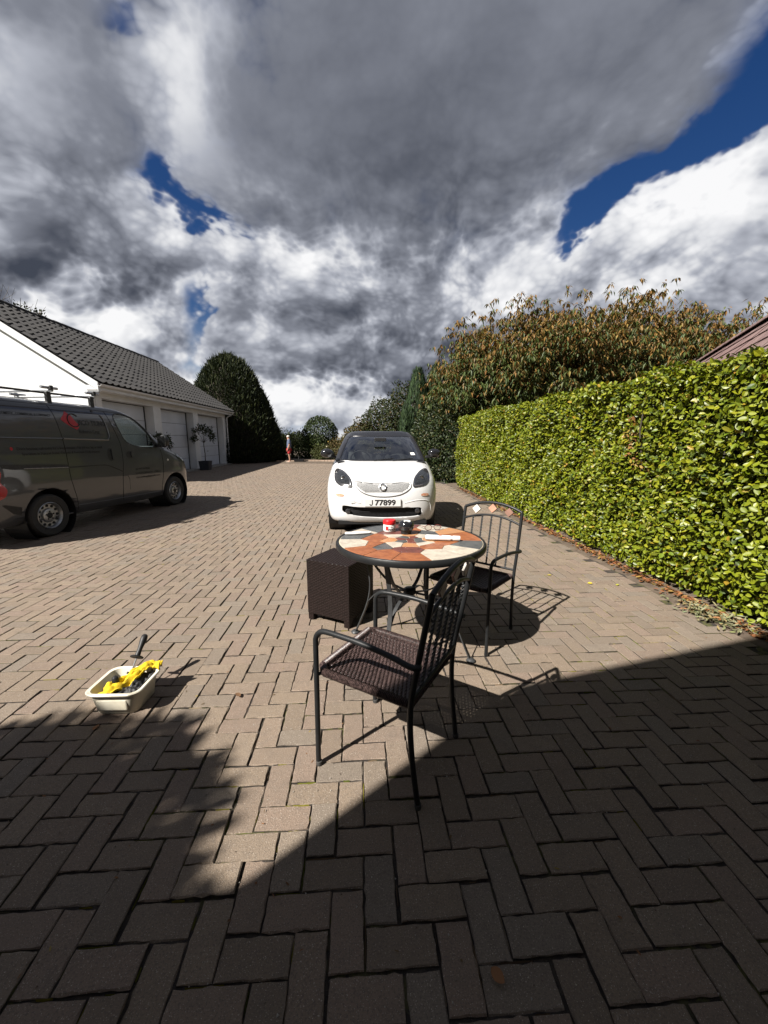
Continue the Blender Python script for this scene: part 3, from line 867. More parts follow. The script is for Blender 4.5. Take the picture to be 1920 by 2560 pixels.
def strap(path2, ang, wid=0.028, th=0.007):
    """flat iron bar in the radial plane at angle ang; path2 is (r, z)"""
    mb = MB(); ca, sa = math.cos(ang), math.sin(ang); pts = catmull(path2, 7)
    vs, fs = [], []
    for i, (r, z) in enumerate(pts):
        a = pts[max(0, i - 1)]; b = pts[min(len(pts) - 1, i + 1)]
        tx, tz = b[0] - a[0], b[1] - a[1]; l = math.hypot(tx, tz) or 1; nx, nz = -tz / l * th / 2, tx / l * th / 2
        for s1, s2 in ((1, 1), (1, -1), (-1, -1), (-1, 1)):
            rr, z2 = r + nx * s1, z + nz * s1; w = wid / 2 * s2
            vs.append((rr * ca - w * sa, rr * sa + w * ca, z2))
    m = len(pts)
    for i in range(m - 1):
        for k in range(4): fs.append((i * 4 + k, i * 4 + (k + 1) % 4, (i + 1) * 4 + (k + 1) % 4, (i + 1) * 4 + k))
    fs += [(3, 2, 1, 0), tuple((m - 1) * 4 + k for k in range(4))]
    return mb.add(vs, fs)
for a in (-30, 60, 150, 240):
    a = math.radians(a)
    lg = strap([(.365, .722), (.335, .60), (.305, .47), (.300, .37), (.325, .25), (.385, .10), (.425, .012)], a).build('leg', M['iron_grey'], table, smooth=40)
    strap([(.350, .690), (.265, .545), (.150, .440), (.035, .400)], a, .022, .006).build('brace', M['iron_grey'], lg, smooth=40)
    strap([(.318, .27), (.245, .345), (.150, .385), (.035, .395)], a, .022, .006).build('brace', M['iron_grey'], lg, smooth=40)
    MB().lathe([(.028, 0), (.030, .006), (.022, .016), (.008, .022)], 16, (.43 * math.cos(a), .43 * math.sin(a), 0)).build('foot', M['iron_grey'], lg, smooth=40)
MB().lathe([(.028, .375), (.042, .385), (.042, .415), (.028, .425)], 20).build('hub', M['iron'], table, smooth=40)
MB().lathe([(.352, .712), (.374, .712), (.374, .7165), (.352, .7165)], 48).build('top_ring', M['iron'], table)

# ------------------------------------------------------------------ chairs
def rattan(name, c1, c2, rough=0.38, spec=0.35):
    m, nt, b = base_mat(name)
    g = nt.nodes.new('ShaderNodeNewGeometry'); pos = S(g.outputs['Position'])
    n = snoise(pos, 130, 3, 0.6); n2 = snoise(pos, 30, 3, 0.6)
    c = cmix(sstep(n, 0.35, 0.65), c1, c2)
    nt.links.new(c.k, b.inputs['Base Color']); b.inputs['Roughness'].default_value = rough; b.inputs['Specular IOR Level'].default_value = spec
    bp = nt.nodes.new('ShaderNodeBump'); bp.inputs['Strength'].default_value = 0.3; bp.inputs['Distance'].default_value = 0.003
    nt.links.new(n.k, bp.inputs['Height']); nt.links.new(bp.outputs[0], b.inputs['Normal'])
    return m
M['rattan'] = rattan('rattan', (0.012, 0.008, 0.0075), (0.070, 0.046, 0.042))
M['rattan_dark'] = rattan('rattan_dark', (0.006, 0.0045, 0.004), (0.017, 0.011, 0.010), 0.34, 0.16)
M['tile_white'] = mat('tile_white', (0.66, 0.60, 0.52), 0.5, var=0.25, vscale=25)
M['tile_terracotta'] = mat('tile_terracotta', (0.45, 0.23, 0.15), 0.5, var=0.25, vscale=25)
M['tile_brown'] = mat('tile_brown', (0.24, 0.12, 0.08), 0.5, var=0.3, vscale=25)

def twist_bar(a, b, r=0.006, turns=9, n=36):
    mb = MB(); a, b = Vector(a), Vector(b); t = (b - a).normalized()
    u = Vector((1, 0, 0)); u = (u - t * u.dot(t)).normalized(); w = t.cross(u)
    vs, fs = [], []
    for i in range(n + 1):
        p = a.lerp(b, i / n); ph = 2 * PI * turns * i / n / 2
        for k in range(4):
            q3 = ph + k * PI / 2; vs.append(tuple(p + (u * math.cos(q3) + w * math.sin(q3)) * r * 1.25))
    for i in range(n):
        for k in range(4): fs.append((i * 4 + k, i * 4 + (k + 1) % 4, (i + 1) * 4 + (k + 1) % 4, (i + 1) * 4 + k))
    fs += [(3, 2, 1, 0), tuple(n * 4 + k for k in range(4))]
    return mb.add(vs, fs)
def back_pt(x, z):
    """a point on the leaning back, z from seat to top"""
    t = (z - 0.42) / (0.885 - 0.42)
    return (x, 0.205 + 0.075 * max(0, t) ** 1.15, z)
def make_chair():
    r = empty('patio_chair')
    for s in (-1, 1):
        # rear leg and back post in one bent tube
        pts = catmull([(s * .212, .235, .0), (s * .217, .208, .22), (s * .222, .202, .42), back_pt(s * .226, .60), back_pt(s * .226, .885)], 5)
        MB().tube(pts, 0.0115, 10).build('rear_leg', M['iron'], r, smooth=50)
        pts = [(s * .238, -.232, 0), (s * .238, -.228, .30), (s * .238, -.226, .56)] + \
              [(s * .238, -.226 + .055 * (1 - math.cos(a)), .585 + .055 * math.sin(a)) for a in np.linspace(.15, PI / 2, 6)] + \
              catmull([(s * .240, -.14, .642), (s * .244, .0, .640), (s * .246, .13, .625), (s * .250, .205, .612), (s * .245, .240, .610), (s * .228, .236, .612)], 4)
        MB().tube(pts, 0.0115, 10).build('front_leg_and_arm', M['iron'], r, smooth=50)
        for y, x in ((-.228, .238), (.235, .212)):
            MB().lathe([(.0125, 0), (.0135, .004), (.0135, .018), (.012, .02)], 12, (s * x, y, 0)).build('foot_cap', M['rubber'], r)
    # arched rails
    def arch(z0, rise, ww=.226, m=18):
        return [back_pt(-ww + 2 * ww * k / m, z0 + rise * (1 - ((k / m) * 2 - 1) ** 2)) for k in range(m + 1)]
    MB().tube(arch(.883, .050), 0.0115, 10).build('top_rail', M['iron'], r, smooth=50)
    MB().tube(arch(.792, .048), 0.0085, 8).build('middle_rail', M['iron'], r, smooth=50)
    MB().tube([back_pt(-.224, .470), back_pt(.224, .470)], 0.0085, 8).build('bottom_rail', M['iron'], r, smooth=50)
    for k in range(5):
        x = -.15 + .075 * k; zt = .792 + .048 * (1 - (x / .226) ** 2)
        twist_bar(back_pt(x, .472), back_pt(x, zt)).build('back_bar', M['iron_grey'], r, smooth=30)
    for x, mn in ((-.130, 'tile_white'), (0.0, 'tile_terracotta'), (.130, 'tile_brown')):
        zt = .842 + .049 * (1 - (x / .226) ** 2); c = back_pt(x, zt); h = 0.034
        poly = [(0, h), (-h, 0), (0, -h), (h, 0)]
        di = MB().prism(poly, lambda p: (c[0] + p[0], c[1] + .004 + p[1] * .16, c[2] + p[1]), lambda p: (c[0] + p[0], c[1] - .006 + p[1] * .16, c[2] + p[1])).build('diamond_tile', M[mn], r, bevel=.001)
        MB().prism([(p[0] * 1.12, p[1] * 1.12) for p in poly], lambda p: (c[0] + p[0], c[1] + .0062 + p[1] * .16, c[2] + p[1]), lambda p: (c[0] + p[0], c[1] + .0042 + p[1] * .16, c[2] + p[1])).build('tile_backing', M['iron'], di)
    # seat frame and woven seat
    sx, y0, y1, zs = .212, -.235, .190, .437
    fr = [(-sx, y0 + .03, zs), (-sx + .03, y0, zs + .006), (sx - .03, y0, zs + .006), (sx, y0 + .03, zs), (sx - .008, y1, zs - .012), (-sx + .008, y1, zs - .012)]
    seat = MB().tube(fr, 0.012, 8, closed=True).build('seat_frame', M['rattan_dark'], r, smooth=50)
    wv = MB()
    def sz(x, y): return zs - .020 * (1 - (x / sx) ** 2) * (1 - ((y - (y0 + y1) / 2) / ((y1 - y0) / 2)) ** 2) - .012 * (y - y0) / (y1 - y0)
    rows = 46
    for i in range(rows):
        y = y0 + .008 + (y1 - y0 - .016) * i / (rows - 1); pp = []
        ins = .03 * max(0, 1 - (y - y0) / .03)
        for k in range(41):
            x = -(sx - ins) + 2 * (sx - ins) * k / 40
            pp.append((x, y + .0012 * math.sin(k * 1.57 + i * PI), sz(x, y) + .0034 * math.sin(k * 1.57 + i * PI)))
        wv.tube(pp, 0.0058, 5, cap=False)
    for k in range(-9, 10):
        x = k * sx / 9.6
        wv.tube([(x, y0 + (y1 - y0) * j / 12, sz(x, y0 + (y1 - y0) * j / 12)) for j in range(13)], 0.003, 4, cap=False)
    ws = wv.build('woven_seat', M['rattan'], r, smooth=60, fix=False)
    wr = MB()       # strands wrapped round the rim
    loop = []
    for a, b in zip(fr, fr[1:] + fr[:1]):
        for t in np.linspace(0, 1, max(2, int(math.dist(a, b) / .007)), endpoint=False): loop.append((np.array(a) * (1 - t) + np.array(b) * t, np.array(b) - np.array(a)))
    for p, t in loop:
        t = t / np.linalg.norm(t); n_ = np.cross(t, (0, 0, 1)); n_ /= np.linalg.norm(n_)
        wr.tube([tuple(p + .0155 * (n_ * math.cos(q4) + np.array((0, 0, 1)) * math.sin(q4)) + t * .004 * (q4 / PI - .5)) for q4 in np.linspace(0, 2 * PI, 9)[:-1]], 0.0036, 4, closed=True)
    wr.build('rim_wrap', M['rattan'], seat, smooth=60, fix=False)
    for s in (-1, 1):
        MB().tube([(s * .238, -.228, .430), (s * .20, -.215, .432)], .008, 6).build('seat_bracket', M['iron'], r, smooth=50)
        MB().tube([(s * .222, .202, .42), (s * .195, .185, .424)], .008, 6).build('seat_bracket', M['iron'], r, smooth=50)
    return r
def face_rot(bx, by): return math.atan2(-bx, by)
chA = make_chair()
chA.location = (0.128, 1.578, 0); chA.rotation_euler = (0, 0, face_rot(.835, -.55))
tag(chA, 'black iron armchair with woven brown seat, half turned away beside the shade', 'chair', 'patio chairs at the mosaic table')
chB = copy_tree(chA)
chB.location = (0.80, 2.655, 0); chB.rotation_euler = (0, 0, face_rot(.69, .724))
tag(chB, 'black iron armchair whose back shows three stone diamonds towards the hedge', 'chair', 'patio chairs at the mosaic table')

# ------------------------------------------------------------------ rattan cube
cube = empty('rattan_side_table', (-0.165, 3.0, 0), math.radians(-31)); tag(cube, 'dark brown woven rattan cube table behind the mosaic table', 'side table')
CW, CD, CH = .385, .365, .495
def weave(u, v, fu, fv):
    a, b = u * fu, v * fv
    i, j = int(a), int(b)
    su, sv = math.sin((a - i) * PI), math.sin((b - j) * PI)
    over = (i + j) % 2
    return (0.0042 * (su ** .5) * (sv ** .4) if over else 0.0008 * sv)
def wface(fn, fu, fv, nu, nv, flip=False):
    return MB().grid(lambda u, v: fn(u, v, weave(min(u, .9999), min(v, .9999), fu, fv)), nu, nv, flip)
for k, (w, d_ax) in enumerate(((CW, CD), (CD, CW), (CW, CD), (CD, CW))):
    R_ = Matrix.Rotation(k * PI / 2, 3, 'Z')
    def fn(u, v, h, R_=R_, w=w, d_ax=d_ax): return tuple(R_ @ Vector(((u - .5) * w, -d_ax / 2 - h, .055 + v * (CH - .06))))
    wface(fn, 20, 40, 80, 120).build('woven_side', M['rattan_dark'], cube, smooth=70, fix=False)
wface(lambda u, v, h: ((u - .5) * CW, (v - .5) * CD, CH - .004 + h), 20, 32, 80, 96).build('woven_top', M['rattan_dark'], cube, smooth=70, fix=False)
MB().box((0, 0, CH / 2 + .02), (CW - .012, CD - .012, CH - .06)).build('carcass', M['rattan_dark'], cube)
for sx in (-1, 1):
    for sy in (-1, 1):
        MB().box((sx * (CW / 2 - .026), sy * (CD / 2 - .026), .0285), (.050, .050, .057)).build('leg', M['rattan_dark'], cube, bevel=.003)

# ------------------------------------------------------------------ wash tub and its things
M['tub'] = mat('tub', (0.74, 0.70, 0.58), 0.38, var=0.1, vscale=8, tint=(0.68, 0.62, 0.48))
M['yellow_cloth'] = mat('yellow_cloth', (0.80, 0.56, 0.010), 0.9, var=0.12, vscale=40, bump=0.5, bscale=300)
M['black_cloth'] = mat('black_cloth', (0.012, 0.012, 0.013), 0.6, bump=0.4, bscale=120)
tub = empty('wash_tub', (-1.275, 1.985, 0), math.radians(-2)); tag(tub, 'cream plastic washing up bowl holding cleaning cloths on the paving', 'bowl')
def rrect(hx, hy, r, n=6):
    out = []
    for cx, cy, a0 in ((hx - r, hy - r, 0), (-hx + r, hy - r, 90), (-hx + r, -hy + r, 180), (hx - r, -hy + r, 270)):
        for k in range(n + 1):
            a = math.radians(a0 + 90 * k / n); out.append((cx + r * math.cos(a), cy + r * math.sin(a)))
    return out
tv_ = MB(); lv = [(.100, .092, .035, .0), (.106, .098, .04, .006), (.124, .116, .045, .116), (.140, .130, .055, .122), (.142, .132, .055, .130), (.138, .128, .052, .134), (.124, .114, .045, .131), (.118, .110, .042, .110), (.100, .092, .035, .010)]
vs, fs = [], []
for hx_, hy_, r_, z_ in lv: vs += [(x, y, z_) for x, y in rrect(hx_, hy_, r_)]
n_ = len(vs) // len(lv)
for i in range(len(lv) - 1):
    for k in range(n_): fs.append((i * n_ + k, i * n_ + (k + 1) % n_, (i + 1) * n_ + (k + 1) % n_, (i + 1) * n_ + k))
fs += [tuple(reversed(range(n_))), tuple((len(lv) - 1) * n_ + k for k in range(n_))]
tv_.add(vs, fs).build('basin', M['tub'], tub, smooth=50)
MB().box((-.005, -.1065, .062), (.155, .014, .062), M=None).build('front_panel', M['tub'], tub, bevel=.006)
def cloth_sheet(path, width, seed, amp=.016, nu=70, nv=26, wfun=None):
    P = [np.array(p) for p in catmull(path, 8)]
    L = len(P) - 1
    def fn(u, v):
        t = u * L; i = min(int(t), L - 1); f = t - i
        p = P[i] * (1 - f) + P[i + 1] * f
        tg = P[i + 1] - P[i]; tg = tg / (np.linalg.norm(tg) + 1e-9)
        side = np.cross(tg, (0, 0, 1)); side /= (np.linalg.norm(side) + 1e-6); up = np.cross(side, tg)
        w = width * (wfun(u) if wfun else 1)
        a = (v - .5) * w
        h = amp * (math.sin(v * 17 + seed + 2.2 * mnoise(Vector((u * 5, v * 2, seed)))) * .7 + 1.4 * mnoise(Vector((u * 9 + seed, v * 5, 1.3))) + .5 * mnoise(Vector((u * 22, v * 14, seed))))
        q5 = p + side * (a + .012 * mnoise(Vector((u * 7, v * 3, seed + 4)))) + up * h
        return tuple(q5)
    mb = MB().grid(fn, nu, nv)
    return mb
yc = cloth_sheet([(-.080, -.055, .085), (-.055, -.050, .112), (-.025, -.03, .115), (.015, .02, .125), (.045, .075, .142), (.085, .112, .150), (.132, .120, .145)], .085, 1.7, wfun=lambda u: .95 - .25 * u)
yo = yc.build('yellow_cloth', M['yellow_cloth'], None, smooth=80, fix=False); yo.location = tub.location; yo.rotation_euler = tub.rotation_euler
sm = yo.modifiers.new('thick', 'SOLIDIFY'); sm.thickness = .004
tag(yo, 'crumpled bright yellow cleaning cloth draped over the bowl edge', 'cloth')
bc = MB().grid(lambda u, v: (-.05 + u * .160, -.088 + v * .185, .092 + .03 * mnoise(Vector((u * 4, v * 4, 5))) + .03 * u + .012 * mnoise(Vector((u * 14, v * 12, 2)))), 40, 40)
bo = bc.build('black_cloth', M['black_cloth'], None, smooth=80, fix=False); bo.location = tub.location; bo.rotation_euler = tub.rotation_euler
sm = bo.modifiers.new('thick', 'SOLIDIFY'); sm.thickness = .006
tag(bo, 'shiny black cloth bundled under the yellow one in the bowl', 'cloth')
spg = MB(); spg.grid(lambda u, v: (-.045 + .019 * math.cos(2 * PI * u) * math.sin(PI * v) ** .5, -.005 + .016 * math.sin(2 * PI * u) * math.sin(PI * v) ** .5, .128 - .028 * math.cos(PI * v) + .004 * mnoise(Vector((u * 6, v * 6, 1)))), 20, 12)
so = spg.build('sponge', M['black_plastic'], None, smooth=60); so.location = tub.location; so.rotation_euler = tub.rotation_euler
tag(so, 'small black sponge poking from the yellow cloth', 'sponge')
brush = empty('wheel_brush', (-1.298, 2.072, .105)); tag(brush, 'black handled brush with round guard standing up in the bowl', 'brush')
ax = (Vector((-1.28, 2.225, .262)) - Vector((-1.298, 2.072, .105))).normalized()
RM = ax.to_track_quat('Z', 'Y').to_matrix()
MB().lathe([(.014, .105), (.0145, .11), (.0125, .135), (.0135, .155), (.0175, .185), (.0185, .205), (.015, .221), (.008, .227), (.001, .2275)], 16, M=RM).build('handle', M['black_plastic'], brush, smooth=50)
MB().lathe([(.001, .091), (.034, .094), (.036, .098), (.030, .103), (.012, .106), (.001, .107)], 24, M=RM).build('guard', M['black_plastic'], brush, smooth=40)
MB().lathe([(.004, -.06), (.004, .092)], 8, M=RM).build('shaft', M['steel'], brush)
hd_ = MB()
for k in range(150):
    a = random.random() * 2 * PI; t = random.random(); L_ = .016 + random.random() * .01
    p0 = RM @ Vector((.003 * math.cos(a), .003 * math.sin(a), -.06 + t * .075)); p1 = RM @ Vector((L_ * math.cos(a), L_ * math.sin(a), -.06 + t * .075))
    hd_.tube([p0, p1], .0012, 3, cap=False)
hb = hd_.build('bristles', M['black_plastic'], brush, fix=False)

# ------------------------------------------------------------------ things on the table
M['red_plastic'] = mat('red_plastic', (0.55, 0.012, 0.015), 0.3)
M['label_red'] = mat('label_red', (0.50, 0.02, 0.02), 0.5)
M['print_black'] = mat('print_black', (0.015, 0.015, 0.015), 0.6)
def on_table(zx, zy, z=None):
    z = TBZ + .003 if z is None else z
    r = pix_ray((740 + zx / 2.304) * .86406, (1220 + zy / 2.304) * .86406); t = (z - CAM_H) / r[2]
    return (float(r[0] * t), float(r[1] * t), z)
def face_cam(loc): return math.atan2(loc[0], -loc[1]) if False else -math.atan2(loc[0], loc[1])
jl = on_table(538, 247); jar = empty('wax_jar', jl, face_cam(jl) + .1); tag(jar, 'white jar of wax with shiny red screw lid', 'jar')
MB().lathe([(.040, 0), (.043, .004), (.044, .012), (.043, .05), (.040, .054)], 32).build('jar_body', M['white_plastic'], jar, smooth=40)
lid = MB().lathe([(.0445, .052), (.046, .055), (.046, .076), (.043, .082), (.001, .083)], 40).build('lid', M['red_plastic'], jar, smooth=40)
def wrap_text(txt, size, r, z, bold, m, parent, th0=0.0, xs=1.0, name='lettering'):
    me = text_mesh(txt, size, bold, .0004, xs=xs)
    for v in me.vertices:
        x, y, zz_ = v.co; th = x / r + th0; rr = r + zz_ + .0006
        v.co = (rr * math.sin(th), -rr * math.cos(th), z + y)
    o = new_obj(name, me, parent, (m,)); return o
wrap_text('WAX', .022, .0437, .017, .0009, M['print_black'], jar, .28)
for z_, m_, w_ in ((.0395, 'label_red', .22), (.0335, 'print_black', .42)):
    MB().grid(lambda u, v: (.0442 * math.sin(.05 + u * w_), -.0442 * math.cos(.05 + u * w_), z_ + v * .0028), 6, 1).build('print_line', M[m_], jar, fix=False)
lab = MB().grid(lambda u, v: (.0441 * math.sin(-.75 + u * .5), -.0441 * math.cos(-.75 + u * .5), .012 + v * .030), 8, 2).build('label', M['label_red'], jar, fix=False)
bl = on_table(634, 262); pol = empty('polish_tub', bl, face_cam(bl)); tag(pol, 'rounded black polish applicator with white label on its top', 'applicator')
MB().lathe([(.034, 0), (.036, .003), (.037, .016), (.040, .022), (.050, .034), (.054, .052), (.050, .072), (.040, .086), (.028, .091), (.001, .092)], 10).build('base', M['black_plastic'], pol, smooth=25)
MB().lathe([(.049, .032), (.0555, .050), (.052, .072), (.042, .0865), (.030, .092), (.001, .0935)], 32).build('dome', M['black_gloss'], pol, smooth=50)
MB().prism(rrect(.022, .013, .004), lambda p: (p[0] + .006, p[1] - .020, .0905 - abs(p[1]) * .1), lambda p: (p[0] + .006, p[1] - .020, .0935 + p[1] * .25)).build('label', M['white_plastic'], pol)
M['specs'] = mat('specs', (0.10, 0.012, 0.012), 0.25, coat=0.3)
M['lens'] = glass_mat('lens', (0.93, 0.93, 0.92), 1.2)
gl_ = on_table(788, 243); spec = empty('reading_glasses', gl_, .15); tag(spec, 'dark red reading glasses lying folded open on the table', 'glasses')
for s in (-1, 1):
    c = Vector((s * .034, 0, .021))
    lp = [(c.x + .026 * math.cos(a), 0, c.z + .019 * math.sin(a)) for a in np.linspace(0, 2 * PI, 25)[:-1]]
    MB().tube(lp, .0022, 6, closed=True).build('lens_rim', M['specs'], spec, smooth=50)
    MB().prism([(.025 * math.cos(a), .018 * math.sin(a)) for a in np.linspace(0, 2 * PI, 25)[:-1]], lambda p: (c.x + p[0], -.0005, c.z + p[1]), lambda p: (c.x + p[0], .0005, c.z + p[1])).build('lens', M['lens'], spec)
    MB().tube(catmull([(s * .060, 0, .028), (s * .066, .010, .028), (s * .066, .06, .022), (s * .063, .10, .014), (s * .060, .125, .003)], 4), .002, 6).build('temple', M['specs'], spec, smooth=50)
MB().tube([(-.009, 0, .024), (0, -.002, .028), (.009, 0, .024)], .002, 6).build('bridge', M['specs'], spec, smooth=50)
b0, b1 = Vector(on_table(745, 298)), Vector(on_table(945, 306))
bt = empty('polish_bottle', b0, math.atan2((b1 - b0).y, (b1 - b0).x)); tag(bt, 'white plastic bottle with round cap lying on its side', 'bottle')
Ry = Matrix.Rotation(PI / 2, 3, 'Y'); BLn = (b1 - b0).length
MB().lathe([(.001, 0), (.020, .002), (.0235, .008), (.0235, BLn * .70), (.020, BLn * .76), (.013, BLn * .79)], 24, (0, 0, .0175), Ry, sx=.72).build('bottle_body', M['white_plastic'], bt, smooth=40)
MB().lathe([(.0125, BLn * .78), (.0165, BLn * .785), (.0165, BLn * .98), (.014, BLn), (.001, BLn)], 20, (0, 0, .0175), Ry).build('cap', M['white_plastic'], bt, smooth=40)
MB().box((BLn * .42, -.006, .0352), (BLn * .10, .010, .0006)).build('label', M['label_red'], bt)
p0 = on_table(362, 266); ph = empty('slim_tool', p0, math.radians(7)); tag(ph, 'slim silver and white hand tool lying near the table rim', 'tool')
tp = [(-.088, .004, .010), (-.080, .0, .010), (-.03, -.006, .010), (.03, -.004, .010), (.075, .002, .009), (.086, .004, .008)]
MB().tube(catmull(tp, 5), [.004 + .0065 * math.sin(PI * min(1, (i + 3) / 28)) ** .5 for i in range(26)], 10, flat=1.35).build('handle', M['white_plastic'], ph, smooth=50)
MB().tube([(-.02, -.011, .0145), (.03, -.010, .0145), (.078, -.001, .013)], .0035, 8).build('silver_edge', M['chrome'], ph, smooth=50)
for x_ in (.015, .055): MB().lathe([(.003, 0), (.003, .002)], 8, (x_, -.009, .0175)).build('rivet', M['print_black'], ph)

# ------------------------------------------------------------------ vehicles: lofted shells with cut openings
class Loft:
    """body described by horizontal outlines; front at small y, x symmetric.  table rows: z, yf, yr, w, rfx, rfy, nf, rr"""
    def __init__(s, rows, sub=5):
        A = np.array(rows, float); z = A[:, 0]
        zz_ = []
        for a, b in zip(z[:-1], z[1:]): zz_ += list(np.linspace(a, b, sub, endpoint=False))
        s.z = np.array(zz_ + [z[-1]]); s.T = np.empty((len(s.z), A.shape[1])); s.T[:, 0] = s.z
        for c in range(1, A.shape[1]):
            y = A[:, c]; h = np.diff(z); d = np.diff(y) / h
            m = np.zeros(len(z)); m[0], m[-1] = d[0], d[-1]
            for i in range(1, len(z) - 1): m[i] = 0 if d[i - 1] * d[i] <= 0 else 2 * d[i - 1] * d[i] / (d[i - 1] + d[i])
            i = np.clip(np.searchsorted(z, s.z, 'right') - 1, 0, len(z) - 2)
            t = (s.z - z[i]) / h[i]
            s.T[:, c] = (2 * t**3 - 3 * t**2 + 1) * y[i] + (t**3 - 2 * t**2 + t) * h[i] * m[i] + (-2 * t**3 + 3 * t**2) * y[i + 1] + (t**3 - t**2) * h[i] * m[i + 1]
    def at(s, z): return [np.interp(z, s.z, s.T[:, c]) for c in range(1, s.T.shape[1])]
    @staticmethod
    def sup(t, n): return 1 - (1 - min(1, max(0, t)) ** n) ** (1 / n)
    def front(s, x, z):
        yf, yr, w, rfx, rfy, nf, rr = s.at(z)
        return yf + rfy * s.sup((abs(x) - (w - rfx)) / rfx, nf)
    def side(s, y, z):
        yf, yr, w, rfx, rfy, nf, rr = s.at(z)
        if y < yf + rfy: return w - rfx * s.sup((yf + rfy - y) / rfy, nf)
        return w - rr * s.sup((y - (yr - rr)) / rr, 2.2)
    def ring(s, k, ins=0.0):
        z, yf, yr, w, rfx, rfy, nf, rr = s.T[k]
        yf += ins; yr -= ins; w -= ins; rfx = max(.02, rfx - ins * .5); rfy = max(.02, rfy - ins * .5); rr = max(.02, rr - ins * .5)
        half = [(0.0, yf)]
        for t in (.25, .5, .75): half.append(((w - rfx) * t, yf))
        for a in np.linspace(0, PI / 2, 15):
            cx = math.sin(a) ** (2 / nf); cy = math.cos(a) ** (2 / nf)
            half.append((w - rfx + rfx * cx, yf + rfy - rfy * cy))
        for t in np.linspace(0, 1, 22)[1:-1]: half.append((w, yf + rfy + (yr - rr - yf - rfy) * t))
        for a in np.linspace(0, PI / 2, 9): half.append((w - rr + rr * math.cos(a) ** (2 / 2.2), yr - rr + rr * math.sin(a) ** (2 / 2.2)))
        for t in (.66, .33): half.append(((w - rr) * t, yr))
        full = half + [(0.0, yr)] + [(-x, y) for x, y in reversed(half[1:])]
        return [(x, y, z) for x, y in full]
    def surface(s, top, bottom):
        O = [s.ring(k) for k in range(len(s.z))]
        n = len(O[0]); vs = [p for r in O for p in r]; fs = []
        for k in range(len(O) - 1):
            for i in range(n): fs.append((k * n + i, k * n + (i + 1) % n, (k + 1) * n + (i + 1) % n, (k + 1) * n + i))
        if top: fs.append(tuple((len(O) - 1) * n + i for i in range(n)))
        if bottom: fs.append(tuple(reversed(range(n))))
        return MB().add(vs, fs)
def patch(poly, fn, rings=5):
    """fill a 2-D outline with concentric rings mapped through fn(a, b)"""
    n = len(poly); cx = sum(p[0] for p in poly) / n; cy = sum(p[1] for p in poly) / n
    vs, fs = [], []
    for r in range(rings):
        t = 1 - r / rings
        vs += [fn(cx + (p[0] - cx) * t, cy + (p[1] - cy) * t) for p in poly]
    vs.append(fn(cx, cy))
    for r in range(rings - 1):
        for i in range(n): fs.append((r * n + i, r * n + (i + 1) % n, (r + 1) * n + (i + 1) % n, (r + 1) * n + i))
    for i in range(n): fs.append(((rings - 1) * n + i, (rings - 1) * n + (i + 1) % n, len(vs) - 1))
    return MB().add(vs, fs)
def smooth_poly(pts, sub=4):
    P = [np.array(p, float) for p in pts]; n = len(P); out = []
    for i in range(n):
        p0, p1, p2, p3 = P[i - 1], P[i], P[(i + 1) % n], P[(i + 2) % n]
        for k in range(sub):
            t = k / sub
            out.append(tuple(0.5 * (2 * p1 + (p2 - p0) * t + (2 * p0 - 5 * p1 + 4 * p2 - p3) * t * t + (3 * p1 - 3 * p2 + p3 - p0) * t**3)))
    return out
def dense(pts, step=.03):
    out = []
    for a, b in zip(pts[:-1], pts[1:]):
        m = max(1, int(math.dist(a, b) / step))
        out += [(a[0] + (b[0] - a[0]) * k / m, a[1] + (b[1] - a[1]) * k / m) for k in range(m)]
    return out + [pts[-1]]
def make_wheel(name, parent, loc, R, W, rim_r, style, sgn):
    """tyre as the wheel mesh with rim parts; axle along x, outer face towards sgn"""
    Rx = Matrix.Rotation(PI / 2 * sgn, 3, 'Y')
    w = MB().lathe([(rim_r, -W / 2 + .01), (R - .03, -W / 2), (R - .008, -W / 2 + .02), (R, -W / 2 + .05), (R, W / 2 - .05), (R - .008, W / 2 - .02), (R - .03, W / 2), (rim_r + .01, W / 2 - .006), (rim_r, W / 2 - .02)], 40, M=Rx, caps=False).build(name, M['rubber'], parent, smooth=40)
    w.location = loc
    MB().lathe([(rim_r, W / 2 - .012), (rim_r - .008, W / 2 - .006), (rim_r - .02, W / 2 - .020), (rim_r - .03, W / 2 - .055), (.02, W / 2 - .06)], 40, M=Rx, caps=False).build('rim', M['steel'] if style == 'steel' else M['steel'], w, smooth=40)
    if style == 'steel':
        MB().lathe([(.105, W / 2 - .054), (.095, W / 2 - .030), (.075, W / 2 - .022), (.045, W / 2 - .024), (.040, W / 2 - .034), (.001, W / 2 - .034)], 32, M=Rx).build('hub', M['steel'], w, smooth=30)
        for k in range(12):
            a = 2 * PI * k / 12; c = Rx @ Vector((.142 * math.cos(a), .142 * math.sin(a), W / 2 - .056))
            MB().lathe([(.021, -.003), (.021, .006), (.001, .0065)], 10, c, Rx).build('slot', M['dark_hole'], w)
        for k in range(5):
            a = 2 * PI * k / 5; c = Rx @ Vector((.058 * math.cos(a), .058 * math.sin(a), W / 2 - .022))
            MB().lathe([(.012, -.003), (.011, .005), (.001, .006)], 8, c, Rx).build('wheel_nut', M['dark_hole'], w)
        MB().lathe([(.043, W / 2 - .036), (.040, W / 2 - .022), (.001, W / 2 - .020)], 20, M=Rx).build('centre_cap', M['black_plastic'], w)
    else:
        for k in range(8):
            a = 2 * PI * k / 8; c0 = Rx @ Vector((.03 * math.cos(a), .03 * math.sin(a), W / 2 - .02)); c1 = Rx @ Vector(((rim_r - .02) * math.cos(a + .1), (rim_r - .02) * math.sin(a + .1), W / 2 - .02))
            MB().tube([c0, c1], [.02, .014], 6).build('spoke', M['steel'], w, smooth=40)
    return w

